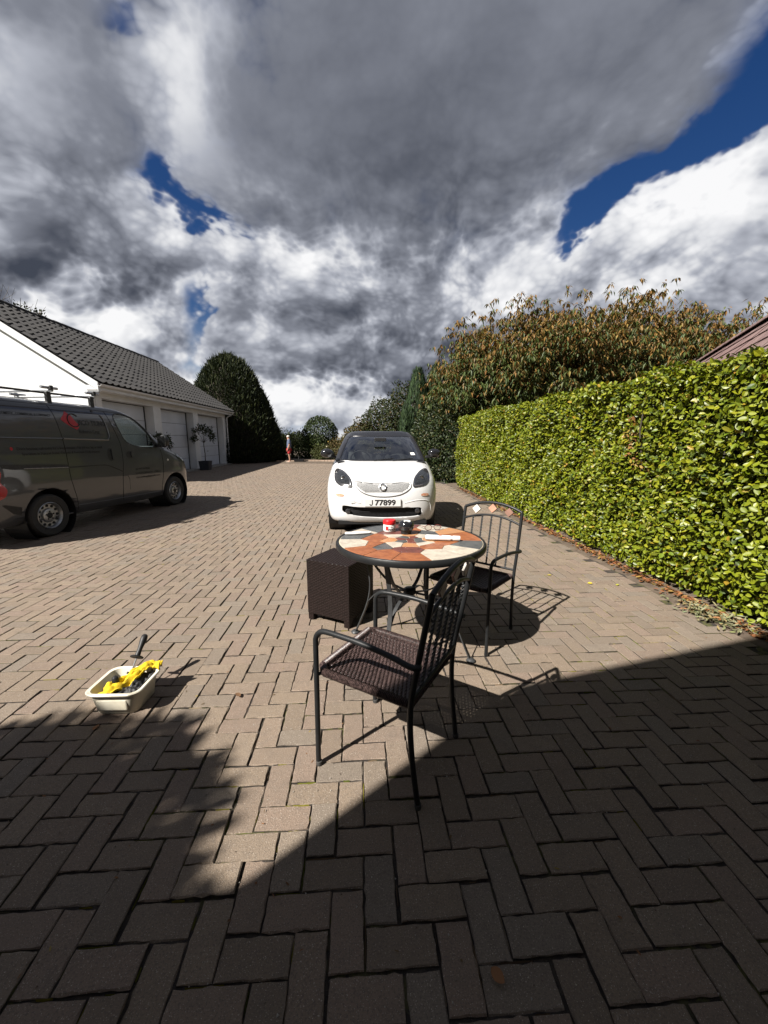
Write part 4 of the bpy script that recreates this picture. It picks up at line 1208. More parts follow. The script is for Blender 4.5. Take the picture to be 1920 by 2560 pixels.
# ---- small white two-seater
def car_paint(name, col, rough=0.25, coat=1.0, metal=0.0, crough=0.03):
    m, nt, b = base_mat(name)
    b.inputs['Metallic'].default_value = metal; b.inputs['Roughness'].default_value = rough
    b.inputs['Coat Weight'].default_value = coat; b.inputs['Coat Roughness'].default_value = crough
    t = nt.nodes.new('ShaderNodeTexCoord'); v = S(t.outputs['Object'])
    n = snoise(v, 3.0, 5, 0.6)
    c = cmix(sstep(n, 0.4, 0.75), col, tuple(x * 0.93 for x in col))
    sp = nt.nodes.new('ShaderNodeSeparateXYZ'); nt.links.new(v.k, sp.inputs[0])
    dirt = (1.0 - sstep(S(sp.outputs[2]), 0.12, 0.55)) * sstep(snoise(v, 5.0, 5, 0.65), 0.35, 0.7) * 0.35
    c = cmix(dirt, c, tuple(min(x, .25) * .5 + .08 for x in col))          # road film low on the panels
    nt.links.new(c.k, b.inputs['Base Color'])
    return m
M['car_white'] = car_paint('car_white', (0.53, 0.53, 0.53), 0.3)
M['car_black'] = car_paint('car_black', (0.010, 0.010, 0.012), 0.3, 0.35)
M['windscreen'] = glass_mat('windscreen', (0.72, 0.76, 0.75), 4.5)
M['tinted'] = glass_mat('tinted', (0.70, 0.77, 0.75), 1.2)
M['lamp_dark'] = mat('lamp_dark', (0.03, 0.03, 0.032), 0.15, coat=1.0)
M['lamp_lens'] = mat('lamp_lens', (0.05, 0.053, 0.056), 0.08, metal=0.5, coat=1.0, var=0.6, vscale=38)
M['amber'] = mat('amber', (0.55, 0.13, 0.03), 0.25, coat=0.6, var=0.4, vscale=50, tint=(0.6, 0.5, 0.4))
M['plate'] = mat('plate', (0.66, 0.66, 0.65), 0.4)
M['seat_cloth'] = mat('seat_cloth', (0.045, 0.045, 0.047), 0.9, var=0.4, vscale=20)
CARY = 5.6
car = empty('small_car', (0.318, CARY - .02, 0), math.radians(-1.2)); tag(car, 'white two-seat city car with black roof and a silver number plate', 'car')
rows_low = [ # z, yf, yr, w, rfx, rfy, nf, rr
    (.175, .12, 2.58, .72, .50, .34, 2.3, .20), (.22, .055, 2.64, .775, .50, .36, 2.4, .22), (.30, .022, 2.67, .805, .52, .38, 2.4, .25), (.42, .004, 2.69, .822, .55, .40, 2.4, .28),
    (.55, .0, 2.69, .832, .60, .42, 2.4, .30), (.66, .012, 2.68, .834, .62, .45, 2.4, .30), (.74, .038, 2.66, .832, .64, .50, 2.5, .30),
    (.81, .085, 2.64, .828, .66, .56, 2.6, .30), (.87, .165, 2.62, .820, .66, .62, 2.7, .30), (.93, .285, 2.59, .810, .66, .64, 2.8, .30),
    (.985, .43, 2.56, .797, .66, .62, 2.8, .30), (1.03, .575, 2.53, .782, .66, .58, 2.8, .28), (1.065, .72, 2.50, .765, .66, .52, 2.8, .26)]
CL = Loft(rows_low)
rows_cab = [(1.062, .735, 2.50, .760, .60, .30, 2.6, .24), (1.14, .86, 2.47, .738, .58, .30, 2.6, .24), (1.24, 1.02, 2.43, .706, .55, .30, 2.6, .24), (1.34, 1.19, 2.38, .668, .52, .30, 2.6, .24),
    (1.43, 1.36, 2.32, .630, .50, .30, 2.6, .24), (1.49, 1.51, 2.25, .596, .48, .32, 2.5, .26), (1.53, 1.64, 2.18, .54, .44, .24, 2.4, .20), (1.553, 1.74, 2.10, .44, .36, .16, 2.3, .14)]
CC = Loft(rows_cab)
zP = lambda v: .507 + (992 - v) / 802
def car_xz(u, v, dy=.12):
    k = (CARY + dy) / CARY
    return ((u - 812) / 802 * k, CAM_H + (zP(v) - CAM_H) * k)
body = CL.surface(False, True).build('body', M['car_white'], car, fix=False)
low_g = smooth_poly([(q9[0], .372 + (q9[1] - .372) * 1.28) for q9 in (car_xz(*p, .06) for p in ((345, 1062), (370, 1036), (560, 1052), (812, 1057), (1060, 1057), (1240, 1058), (1266, 1088), (1250, 1132), (1060, 1146), (812, 1151), (560, 1138), (400, 1112), (350, 1090)))])
def circ(y, z, r, n=26): return [(y + r * math.cos(2 * PI * k / n), z + r * math.sin(2 * PI * k / n)) for k in range(n)]
cut_openings(body, [(low_g, 'y', lambda c: c.y < .5)] + [(circ(y, .29, .335), 'x', lambda c, sg=sg: c.x * sg > .45) for y in (.68, 2.10) for sg in (-1, 1)], .02)
cabin = CC.surface(True, False).build('cabin', M['car_black'], car, fix=False)
ws_poly = [(-.665, 1.10), (-.62, 1.085), (.62, 1.085), (.665, 1.10), (.575, 1.36), (.535, 1.445), (.47, 1.462), (-.47, 1.462), (-.535, 1.445), (-.575, 1.36)]
sw_poly = [(1.12, 1.10), (1.30, 1.085), (2.0, 1.10), (2.0, 1.40), (1.85, 1.435), (1.62, 1.425), (1.40, 1.32), (1.22, 1.20)]
rw_poly = [(-.52, 1.12), (.52, 1.12), (.43, 1.40), (-.43, 1.40)]
cut_openings(cabin, [(ws_poly, 'y', lambda c: c.y < 1.75), (rw_poly, 'y', lambda c: c.y > 2.0)] + [(sw_poly, 'x', lambda c, sg=sg: c.x * sg > .4) for sg in (-1, 1)], .03)
ins_ = .018
grow = [(p[0] * 1.03, 1.27 + (p[1] - 1.27) * 1.05) for p in ws_poly]
patch(dense(grow + grow[:1])[:-1], lambda x, z: (x, CC.front(x, z) + ins_, z), 8).build('windscreen', M['windscreen'], car, smooth=60)
for s in (-1, 1):
    patch(dense(sw_poly + sw_poly[:1])[:-1], lambda y, z: (s * (CC.side(y, z) - ins_), y, z), 5).build('side_window', M['tinted'], car, smooth=60)
patch(rw_poly, lambda x, z: (x, CC.at(z)[1] - ins_, z), 4).build('rear_window', M['windscreen'], car)
MB().box((0, 1.5, .30), (1.5, 1.9, .05)).build('floor', M['black_plastic'], car)
for y, lab in ((.68, 'front'), (2.10, 'rear')):
    for s in (-1, 1):
        make_wheel('wheel', car, (s * .735, y, .293), .293, .165, .20, 'alloy', s)
        MB().lathe([(.33, -.25), (.33, .10)], 30, (s * .72, y, .29), Matrix.Rotation(PI / 2 * s, 3, 'Y'), caps=False).build('arch_liner', M['black_plastic'], car)
# bonnet shut line and front details
def onfront(off): return lambda x, z: (x, CL.front(x, z) - off, z)
def ribbon(pts, fn, r, m, name, parent, closed=False):
    MB().tube([fn(*p) for p in pts], r, 5, closed=closed).build(name, m, parent, smooth=60)
seam = [(-.70 + 1.4 * k / 40, .862 + .02 * math.cos(k / 40 * PI * 2) - .055 * math.sin(k / 40 * PI)) for k in range(41)]
gr_out = smooth_poly([car_xz(*p, .08) for p in ((492, 770), (505, 745), (660, 762), (815, 768), (975, 762), (1125, 755), (1140, 790), (1115, 835), (1030, 885), (930, 908), (815, 915), (700, 905), (600, 875), (525, 825))])
gri = patch(gr_out, onfront(.006), 6).build('grille', M['car_white'], car, smooth=60)
ribbon(gr_out, onfront(.007), .005, M['steel'], 'grille_surround', gri, True)
hl = MB()
gx = [p[0] for p in gr_out]; gz = [p[1] for p in gr_out]
shr = [(p[0] * .93, .735 + (p[1] - .735) * .86) for p in gr_out]
for r in range(10):
    for c in range(-24, 25):
        x = c * .0165 + (.00825 if r % 2 else 0); z = .66 + r * .0145
        if in_poly(x, z, shr) and math.hypot(x, z - .725) > .06:
            pl = [(x + .0070 * math.cos(a), z + .0062 * math.sin(a)) for a in np.linspace(0, 2 * PI, 7)[:-1]]
            hl.prism(pl, lambda p: onfront(.004)(*p), lambda p: onfront(.0085)(*p))
tag(hl.build('grille_holes', M['dark_hole'], gri), kind='stuff')
bz = .725
arc = [(.040 * math.cos(a), bz + .040 * math.sin(a)) for a in np.linspace(.55, 2 * PI - .2, 26)]
bdg = MB().tube([onfront(.018)(*p) for p in arc], .0125, 8).build('badge', M['chrome'], gri, smooth=50)
MB().prism([(.040, bz + .035), (.062, bz + .012), (.038, bz - .012)], lambda p: onfront(.010)(*p), lambda p: onfront(.024)(*p)).build('badge_arrow', M['chrome'], bdg)
MB().lathe([(.022, 0), (.020, .008), (.001, .009)], 20, onfront(.006)(0, bz), Matrix.Rotation(PI / 2, 3, 'X')).build('badge_centre', M['white_plastic'], bdg)
patch(low_g, lambda x, z: (x, CL.front(x, z) + .05, z), 4).build('lower_grille', M['black_plastic'], car)
mesh_b = MB()
for k in range(9):
    z = .285 + k * .020
    mesh_b.tube([(x, CL.front(x, z) + .035, z) for x in np.linspace(-.52, .52, 25)], .0032, 4)
for k in range(-26, 27):
    x = k * .02; mesh_b.tube([(x, CL.front(x, .30) + .034, .285), (x + .03, CL.front(x, .42) + .034, .455)], .0026, 4)
mesh_b.build('lower_grille_mesh', M['black_plastic'], car, fix=False)
for s in (-1, 1):
    x = s * .505; fg = car_xz(812 + s * 400, 1082, .1)
    MB().lathe([(.036, -.02), (.036, .02), (.028, .028), (.001, .03)], 24, (s * abs(fg[0]), CL.front(fg[0], fg[1]) + .02, fg[1]), Matrix.Rotation(PI / 2, 3, 'X')).build('fog_lamp', M['lamp_dark'], car, smooth=40)
    hp = [(270, 650), (285, 604), (330, 604), (385, 632), (440, 690), (460, 745), (462, 800), (420, 803), (335, 785), (285, 735)]
    hp = [car_xz(*p, .26) for p in hp]; hcx = sum(p[0] for p in hp) / len(hp); hcz = sum(p[1] for p in hp) / len(hp); hp = [(hcx + (p[0] - hcx) * 1.10, hcz + (p[1] - hcz) * .90) for p in hp]; hp = smooth_poly([(-s * p[0], p[1]) for p in hp], 3)
    def onlamp(off): return lambda x, z: (x, CL.front(x, z) - off, z)
    hd1 = patch(hp, onlamp(.012), 5).build('headlight', M['lamp_dark'], car, smooth=60)
    cx = sum(p[0] for p in hp) / len(hp); cz = sum(p[1] for p in hp) / len(hp)
    inner = [(cx + (p[0] - cx) * .70, cz + .010 + (p[1] - cz) * .68) for p in hp]
    patch(inner, onlamp(.0165), 5).build('lens', M['lamp_lens'], hd1, smooth=60)
    ribbon([(cx + (p[0] - cx) * .82, cz + (p[1] - cz) * .82) for p in hp][6:24], onlamp(.015), .004, M['chrome'], 'light_strip', hd1)
    MB().lathe([(.034, 0), (.030, .012), (.001, .018)], 16, onlamp(.016)(cx * 1.0, cz + .012), Matrix.Rotation(PI / 2, 3, 'X')).build('projector', M['chrome'], hd1, smooth=40)
    sg = car_xz(812 + s * 480, 888, .2)
    el = [(s * abs(sg[0]) + .062 * math.cos(a), sg[1] + .022 * math.sin(a) ) for a in np.linspace(0, 2 * PI, 21)[:-1]]
    patch(el, onlamp(.006), 3).build('turn_signal', M['amber'], car, smooth=60)
    # bumper crease above the lower opening
    cr_ = [car_xz(*p, .1) for p in ((250, 1100), (255, 1020), (300, 965), (420, 958), (560, 985))]
    cr_ = catmull([(-s * p[0], p[1]) for p in cr_], 6)
    ribbon(cr_, onlamp(-.004), .009, M['car_white'], 'bumper_crease', car)
    # mirrors
    mz = 1.185; mx = s * .865
    mr = MB(); mr.grid(lambda u, v: (mx + .105 * math.cos(2 * PI * u) * math.sin(PI * v) ** .7 - s * .0, .80 - .075 * math.cos(PI * v), mz + .072 * math.sin(2 * PI * u) * math.sin(PI * v) ** .7), 24, 12)
    mo = mr.build('mirror', M['black_gloss'], car, smooth=60)
    MB().box((s * .775, .84, 1.125), (.10, .05, .04)).build('mirror_arm', M['black_plastic'], mo, bevel=.01)
    # dark door skin on the side
    dp = [(1.02, .38), (1.10, .34), (1.85, .34), (2.0, .62), (2.02, 1.05), (1.0, 1.05), (.96, .80)]
    do = patch(dense(dp + dp[:1])[:-1], lambda y, z: (s * (CL.side(y, z) + .004), y, z), 6).build('door', M['car_black'], car, smooth=60)
    MB().tube([(s * (CL.side(1.75, .88) + .02), 1.66, .88), (s * (CL.side(1.75, .88) + .02), 1.84, .88)], .012, 8).build('door_handle', M['chrome'], do)
ribbon([(-.66, .835), (-.64, .86), (-.50, .873), (-.25, .862), (0, .858), (.25, .862), (.50, .873), (.64, .86), (.66, .835)], onfront(-.001), .0035, M['dark_hole'], 'bonnet_line', car)
for s in (-1, 1):
    ribbon([(s * .70, .99), (s * .715, .95)], onfront(-.001), .003, M['dark_hole'], 'wing_line', car)
pc = (0.0, .507)
npl = MB().prism(rrect(.26, .0555, .008), lambda p: (p[0], CL.front(0, .5) + .02, pc[1] + p[1]), lambda p: (p[0], CL.front(0, .5) - .022, pc[1] + p[1])).build('number_plate', M['plate'], car, bevel=.003)
me = text_mesh('77899', .110, .0038, .0008, xs=1.10)
to = new_obj('lettering', me, npl, (M['print_black'],)); to.rotation_euler = (PI / 2, 0, 0); to.location = (.036, CL.front(0, .5) - .0235, pc[1] - .002)
yj = CL.front(0, .5) - .0235
MB().tube([(-.150, yj, pc[1] + .040), (-.150, yj, pc[1] - .012), (-.154, yj, pc[1] - .028), (-.166, yj, pc[1] - .037), (-.180, yj, pc[1] - .033), (-.188, yj, pc[1] - .020)], .0072, 8, flat=.2).build('lettering', M['print_black'], npl)
MB().prism(rrect(.031, .024, .006), lambda p: (p[0] - .43, CL.front(.43, .5) - .001, .52 + p[1]), lambda p: (p[0] - .43, CL.front(.40, .5) - .004, .52 + p[1])).build('tow_cover', M['car_white'], car, bevel=.002)
MB().box((0, .35, .20), (1.30, .55, .05)).build('undertray', M['black_plastic'], car)
# cabin interior
MB().grid(lambda u, v: ((u - .5) * 1.42, .72 + v * .50, 1.06 + .03 * math.sin(v * PI) - .02 * (2 * u - 1) ** 2), 16, 8).build('dashboard', M['black_plastic'], car, smooth=60)
for x in (-.035, .115):
    MB().lathe([(.045, 0), (.050, .02), (.045, .035), (.001, .037)], 20, (x, .92, 1.105), Matrix.Rotation(PI / 2.6, 3, 'X')).build('dash_pod', M['black_plastic'], car, smooth=40)
    MB().tube([(x + .046 * math.cos(a), .905, 1.105 + .046 * math.sin(a)) for a in np.linspace(.4, PI - .4, 12)], .005, 6).build('pod_trim', M['chrome'], car)
swc = Vector((-.34, 1.12, 1.06))
MB().tube([tuple(swc + Vector((.165 * math.cos(a), -.05 * math.sin(a), .155 * math.sin(a)))) for a in np.linspace(0, 2 * PI, 33)[:-1]], .014, 8, closed=True).build('steering_wheel', M['black_plastic'], car, smooth=50)
MB().tube([tuple(swc + Vector((-.15, 0, 0))), tuple(swc), tuple(swc + Vector((.15, 0, 0)))], .02, 6).build('wheel_spoke', M['black_plastic'], car)
for x in (-.34, .34):
    sb_ = MB().grid(lambda u, v: (x + (u - .5) * (.46 - .08 * v), 1.62 + .16 * v - .05 * math.sin(u * PI), .50 + .66 * v), 10, 10)
    so_ = sb_.build('seat', M['seat_cloth'], car, smooth=60); sm = so_.modifiers.new('t', 'SOLIDIFY'); sm.thickness = .10
    MB().box((x, 1.80, 1.235), (.24, .09, .16)).build('headrest', M['seat_cloth'], so_, bevel=.03, seg=3)
MB().box((.0, 1.14, 1.40), (.20, .03, .062)).build('rear_view_mirror', M['black_plastic'], car, bevel=.01)
MB().prism([(-.10, 1.445), (.10, 1.445), (.055, 1.375), (-.055, 1.375)], lambda p: (p[0], CC.front(p[0], p[1]) + .03, p[1]), lambda p: (p[0], CC.front(p[0], p[1]) + .022, p[1])).build('sensor_cover', M['black_plastic'], car)
stk = MB().prism([(.50, 1.15), (.57, 1.15), (.555, 1.19), (.49, 1.19)], lambda p: (p[0], CC.front(p[0], p[1]) + .015, p[1]), lambda p: (p[0], CC.front(p[0], p[1]) + .012, p[1])).build('windscreen_sticker', M['white_plastic'], car)
for s, x in ((1, -.12), (1, .18)):
    MB().tube([(x, .70, 1.072), (x + .18, .76, 1.088), (x + .34, .82, 1.098)], .007, 6).build('wiper', M['black_plastic'], car)

# ------------------------------------------------------------------ the tiler's van
M['van_grey'] = car_paint('van_grey', (0.046, 0.048, 0.053), 0.35, 1.0, 0.3, 0.04)
M['van_trim'] = mat('van_trim', (0.020, 0.020, 0.021), 0.55, var=0.3, vscale=20)
M['tail_red'] = mat('tail_red', (0.45, 0.008, 0.008), 0.12, coat=1.0)
M['logo_red'] = mat('logo_red', (0.42, 0.012, 0.022), 0.4)
M['panel_bead'] = car_paint('panel_bead', (0.085, 0.085, 0.083), 0.28, 1.0, metal=0.4)
Rw, Fw = np.array((-4.511, 5.906)), np.array((-4.01, 8.73))
vd = Fw - Rw; WB = float(np.linalg.norm(vd)); vd /= WB
vn = np.array((vd[1], -vd[0]))                       # towards the side in view
HWV = .86                                            # half width at the wheels
NOSE = 3.62                                          # s of the front bumper, measured from the rear wheel
vo = Rw + vd * NOSE - vn * (HWV - .01)
van = empty('panel_van', (float(vo[0]), float(vo[1]), 0), math.atan2(-float(vd[0]), float(vd[1])) + PI)
tag(van, 'grey panel van with tiling firm lettering and roof rack', 'van')
# local: front at y=0, y grows rearwards; world +x side is local -x
L_ = NOSE + .86
rows_v = [(.26, .16, L_ - .08, .80, .50, .55, 2.6, .12), (.34, .05, L_ - .03, .835, .52, .60, 2.6, .14), (.48, .0, L_, .850, .54, .62, 2.6, .14), (.66, .0, L_, .860, .55, .62, 2.6, .14), (.80, .03, L_ - .005, .862, .55, .60, 2.6, .14),
    (.92, .09, L_ - .01, .862, .55, .56, 2.6, .14), (1.02, .20, L_ - .012, .860, .56, .52, 2.6, .14), (1.10, .38, L_ - .015, .857, .56, .46, 2.6, .14), (1.17, .62, L_ - .02, .853, .56, .38, 2.6, .14), (1.23, .80, L_ - .025, .848, .56, .34, 2.7, .14),
    (1.40, 1.00, L_ - .03, .832, .54, .32, 2.7, .14), (1.60, 1.24, L_ - .05, .805, .52, .30, 2.7, .14), (1.76, 1.45, L_ - .075, .775, .50, .30, 2.7, .15), (1.86, 1.63, L_ - .10, .74, .48, .30, 2.6, .16), (1.93, 1.84, L_ - .14, .69, .46, .34, 2.5, .18), (1.965, 2.10, L_ - .20, .60, .42, .40, 2.4, .20), (1.985, 2.5, L_ - .40, .40, .3, .4, 2.2, .20)]
VL = Loft(rows_v, 4)
def vy(s): return NOSE - s
vb = VL.surface(True, True).build('body', M['van_grey'], van, fix=False)
win = [(1.47, 1.70), (1.46, 1.79), (1.52, 1.845), (1.70, 1.845), (1.90, 1.80), (2.08, 1.68), (2.24, 1.52), (2.33, 1.38), (2.32, 1.26), (2.22, 1.235), (1.90, 1.27), (1.70, 1.32), (1.57, 1.42)]
win = smooth_poly(win, 2)
winl = [(vy(p[0]), p[1]) for p in win]
wsp = [(-.70, 1.27), (.70, 1.27), (.63, 1.74), (.56, 1.83), (-.56, 1.83), (-.63, 1.74)]
cut_openings(vb, [(winl, 'x', lambda c, sg=sg: c.x * sg > .3) for sg in (-1, 1)] + [(wsp, 'y', lambda c: c.y < 2.2)] +
             [(circ(vy(s_ + .02), .31, .395), 'x', lambda c, sg=sg: c.x * sg > .55) for s_ in (0.0, WB) for sg in (-1, 1)], .025)
for sg in (-1, 1):
    patch([(vy(p[0]), p[1]) for p in win], lambda y, z: (sg * (VL.side(y, z) - .014), y, z), 5).build('side_window', M['tinted'], van, smooth=60)
    ribbon([(vy(p[0]), p[1]) for p in win], lambda y, z: (sg * (VL.side(y, z) - .004), y, z), .010, M['van_trim'], 'window_seal', van, True)
patch(dense([(p[0] * 1.03, 1.55 + (p[1] - 1.55) * 1.06) for p in wsp + wsp[:1]], .08)[:-1], lambda x, z: (x, VL.front(x, z) + .012, z), 6).build('windscreen', M['tinted'], van, smooth=60)
MB().box((0, vy(1.05), 1.15), (1.5, .03, 1.45)).build('bulkhead', M['van_trim'], van)
MB().box((0, vy(1.9), .42), (1.4, 1.7, .05)).build('floor', M['van_trim'], van)
for x in (-.38, .38):
    st = MB().box((x, vy(1.30), 1.00), (.48, .16, .80)).build('seat', M['seat_cloth'], van, bevel=.04, seg=3)
    MB().box((x, vy(1.27), 1.50), (.26, .10, .20)).build('headrest', M['seat_cloth'], st, bevel=.03, seg=3)
    MB().box((x, vy(1.55), .66), (.48, .5, .16)).build('seat_base', M['seat_cloth'], st, bevel=.03)
MB().box((0, vy(2.32), 1.05), (1.5, .55, .34)).build('dashboard', M['van_trim'], van, bevel=.06, seg=3)
c = Vector((-.38, vy(1.98), 1.20))
MB().tube([tuple(c + Vector((.19 * math.cos(a), .09 * math.sin(a), .17 * math.sin(a)))) for a in np.linspace(0, 2 * PI, 29)[:-1]], .018, 8, closed=True).build('steering_wheel', M['van_trim'], van, smooth=50)
M['blue_paper'] = mat('blue_paper', (0.14, 0.22, 0.36), 0.7, var=0.4, vscale=15)
MB().box((.10, vy(2.25), 1.255), (.30, .24, .09)).build('dash_papers', M['blue_paper'], van, bevel=.02)
for s_ in (0.0, WB):
    for sg in (-1, 1):
        make_wheel('wheel', van, (sg * (HWV - .105), vy(s_), .312), .312, .19, .195, 'steel', sg)
        MB().lathe([(.392, -.30), (.392, .095)], 36, (sg * .75, vy(s_ + .02), .31), Matrix.Rotation(PI / 2 * sg, 3, 'Y'), caps=False).build('arch_liner', M['van_trim'], van)
        MB().lathe([(.392, -.3), (.001, -.3)], 30, (sg * .75, vy(s_ + .02), .31), Matrix.Rotation(PI / 2 * sg, 3, 'Y'), caps=False).build('arch_back', M['van_trim'], van)
MB().box((0, vy(1.4), .27), (1.5, 4.0, .06)).build('undertray', M['van_trim'], van)
def onside(sg, off): return lambda s_, z: (sg * (VL.side(vy(s_), z) + off), vy(s_), z)
for sg in (-1, 1):
    on = lambda s_, z: onside(sg, -.0015)(s_, z)
    def seamline(pts, r=.006, name='door_seam', m='dark_hole', off=-.002):
        ribbon(catmull(pts, 5), onside(sg, off), r, M[m], name, van)
    seamline([(.30, 1.90), (.335, 1.75), (.36, 1.55), (.372, 1.42), (.378, 1.10), (.385, .85), (.42, .66), (.46, .48), (.47, .32)])
    seamline([(1.30, 1.875), (1.36, 1.70), (1.44, 1.45), (1.475, 1.28), (1.465, 1.0), (1.42, .72), (1.405, .50), (1.40, .33)])
    seamline([(2.50, 1.20), (2.53, .98), (2.52, .75), (2.47, .55), (2.44, .33)])
    seamline([(.30, 1.90), (.8, 1.895), (1.30, 1.875), (1.75, 1.85), (2.05, 1.73), (2.30, 1.50)], .005)
    seamline([(-.60, 1.91), (.30, 1.90)], .004)
    # pressed panel round the (blind) load windows, sliding-door rail, handles
    seamline([(-.52, 1.45), (-.48, 1.425), (.36, 1.415)], .011, 'panel_bead', 'panel_bead', .004)
    seamline([(.385, 1.415), (1.15, 1.395), (1.215, 1.405), (1.255, 1.46), (1.25, 1.60), (1.22, 1.74), (1.18, 1.80)], .011, 'panel_bead', 'panel_bead', .004)
    seamline([(-.50, 1.84), (.30, 1.835)], .008, 'panel_bead', 'van_trim', -.003)
    seamline([(.34, 1.835), (1.08, 1.82), (1.18, 1.80)], .008, 'panel_bead', 'van_trim', -.003)
    MB().prism([(-.60, 1.085), (.372, 1.03), (.372, .975), (-.42, 1.005), (-.56, 1.03)], lambda p: onside(sg, -.004)(*p), lambda p: onside(sg, .006)(*p)).build('slide_rail', M['van_trim'], van)
    ribbon([(-.30, 1.012), (.36, .985)], onside(sg, .008), .006, M['steel'], 'rail_edge', van)
    seamline([(.40, .985), (.95, .985), (1.12, .97), (1.30, .90), (1.44, .84)], .012, 'body_crease', 'van_trim', -.006)
    seamline([(.46, .385), (1.4, .37), (2.44, .36)], .006, 'sill_line', 'panel_bead', .002)
    for hs, hz, w_, h_ in ((1.215, 1.15, .075, .11), (1.66, 1.13, .10, .062)):
        ep = [(hs + w_ * math.copysign(abs(math.cos(a)) ** .8, math.cos(a)), hz + h_ * math.copysign(abs(math.sin(a)) ** .8, math.sin(a))) for a in np.linspace(0, 2 * PI, 25)[:-1]]
        ho = patch(ep, onside(sg, .003), 3).build('door_handle', M['van_trim'], van, smooth=60)
        MB().prism(smooth_poly([(hs + .01, hz - h_ * .8), (hs + w_ * .85, hz - h_ * .5), (hs + w_ * .85, hz + h_ * .5), (hs + .01, hz + h_ * .8)], 2), lambda p: onside(sg, .004)(*p), lambda p: onside(sg, .022)(*p)).build('grip', M['van_grey'], ho, smooth=60)
    ribbon([(1.44, .76), (1.54, .755), (1.575, .70), (1.575, .50)], onside(sg, -.002), .005, M['dark_hole'], 'fuel_flap_line', van)
    MB().lathe([(.022, 0), (.02, .008), (.001, .01)], 16, onside(sg, .0)(2.68, .985), Matrix.Rotation(PI / 2 * sg, 3, 'Y')).build('side_repeater', M['white_plastic'], van)
    tl_ = smooth_poly([(-.86, 1.10), (-.66, 1.04), (-.60, .97), (-.63, .86), (-.56, .76), (-.60, .66), (-.72, .63), (-.86, .66)], 3)
    patch(tl_, lambda s_, z: (sg * (VL.side(min(vy(s_), L_ - .02), z) + .012), vy(s_), z), 5).build('tail_light', M['tail_red'], van, smooth=60)
    hlp = smooth_poly([(NOSE - .62, 1.12), (NOSE - .30, 1.10), (NOSE - .16, 1.0), (NOSE - .20, .88), (NOSE - .42, .93), (NOSE - .60, 1.02)], 3)
    patch(hlp, lambda s_, z: (sg * (VL.side(vy(s_), z) + .008), vy(s_), z), 5).build('headlight', M['lamp_lens'], van, smooth=60)
    m_ = MB().grid(lambda u, v: (sg * (1.0 + .10 * math.cos(2 * PI * u) * math.sin(PI * v) ** .6), vy(2.42) - .075 * math.cos(PI * v), 1.37 + .125 * math.sin(2 * PI * u) * math.sin(PI * v) ** .6), 22, 12).build('mirror', M['van_trim'], van, smooth=60)
    MB().box((sg * .90, vy(2.40), 1.28), (.14, .07, .06)).build('mirror_arm', M['van_trim'], m_, bevel=.015)
    MB().prism(rrect(.085, .10, .03), lambda p: (sg * 1.0 + p[0], vy(2.42) + .072, 1.37 + p[1]), lambda p: (sg * 1.0 + p[0], vy(2.42) + .076, 1.37 + p[1])).build('mirror_glass', M['chrome'], m_)
    MB().prism([(2.33, 1.24), (2.35, 1.36), (2.62, 1.215), (2.60, 1.19)], lambda p: onside(sg, -.004)(*p), lambda p: onside(sg, .004)(*p)).build('quarter_trim', M['van_trim'], van)
    # rear bumper side and lower trim
    MB().prism([(-.84, .28), (-.42, .28), (-.40, .50), (-.60, .56), (-.84, .56)], lambda p: onside(sg, -.01)(*p), lambda p: onside(sg, .012)(*p)).build('bumper_corner', M['van_trim'], van)
MB().box((0, L_ + .02, .42), (1.66, .10, .28)).build('rear_bumper', M['van_trim'], van, bevel=.03)
MB().box((0, .35, .32), (1.30, .60, .10)).build('front_valance', M['van_trim'], van, bevel=.03)
for k in range(4): MB().box((0, VL.front(0, .62 + k * .07) - .004, .62 + k * .07), (.80 - k * .03, .02, .03)).build('grille_bar', M['van_trim'], van)
# lettering on the side in view (local -x)
def van_text(txt, s0, s1, z, size, m, bold=0.0, tilt=0.0):
    me = text_mesh(txt, size, bold, .0006)
    xs = [v.co.x for v in me.vertices]; a, b = min(xs), max(xs)
    for v in me.vertices:
        t = (v.co.x - a) / (b - a); s_ = s0 + (s1 - s0) * t; zz_ = z + v.co.y + tilt * (t - .5)
        p = onside(-1, .0022 + v.co.z)(s_, zz_); v.co = p
    return new_obj('lettering', me, van, (m,))
M['van_ink'] = mat('van_ink', (0.006, 0.006, 0.007), 0.5)
lg_ = smooth_poly([(.42, 1.695), (.55, 1.82), (.60, 1.80), (.68, 1.66), (.72, 1.60), (.60, 1.545), (.545, 1.60)], 1)
rgd = [(.50, 1.80), (.585, 1.83), (.735, 1.60), (.66, 1.545), (.50, 1.60), (.44, 1.70)]
rgd = [(.425, 1.70), (.455, 1.735), (.50, 1.775), (.535, 1.83), (.575, 1.80), (.62, 1.765), (.67, 1.68), (.72, 1.62), (.70, 1.58), (.66, 1.55), (.615, 1.575), (.54, 1.615), (.47, 1.66)]
patch(rgd, onside(-1, .0022), 4).build('logo_diamond', M['logo_red'], van)
ribbon([(.645 + .105 * math.cos(a), 1.695 + .098 * math.sin(a)) for a in np.linspace(.75, 2 * PI - .55, 30)], onside(-1, .005), .0085, M['van_ink'], 'logo_letter', van)
van_text('ISCO TILING', .715, 1.235, 1.66, .112, M['van_ink'], .0026)
van_text('Roberto Cruz', .69, 1.08, 1.525, .078, M['van_ink'], .0016)
van_text('DOMESTIC, COMMERCIAL & CONTRACT', -.42, .28, 1.745, .052, M['van_ink'], .0005)
van_text("Don't hesitate, call today for a free estimate - No job too big or small", -.33, 1.06, 1.275, .058, M['van_ink'], .0008)
van_text('Specialists in Natural Stone, Ceramic & Porcelain | Fully insured', -.28, .99, 1.205, .052, M['van_ink'], .0008)
van_text('07797 714210', 1.74, 2.12, .85, .055, M['van_ink'], .0006)
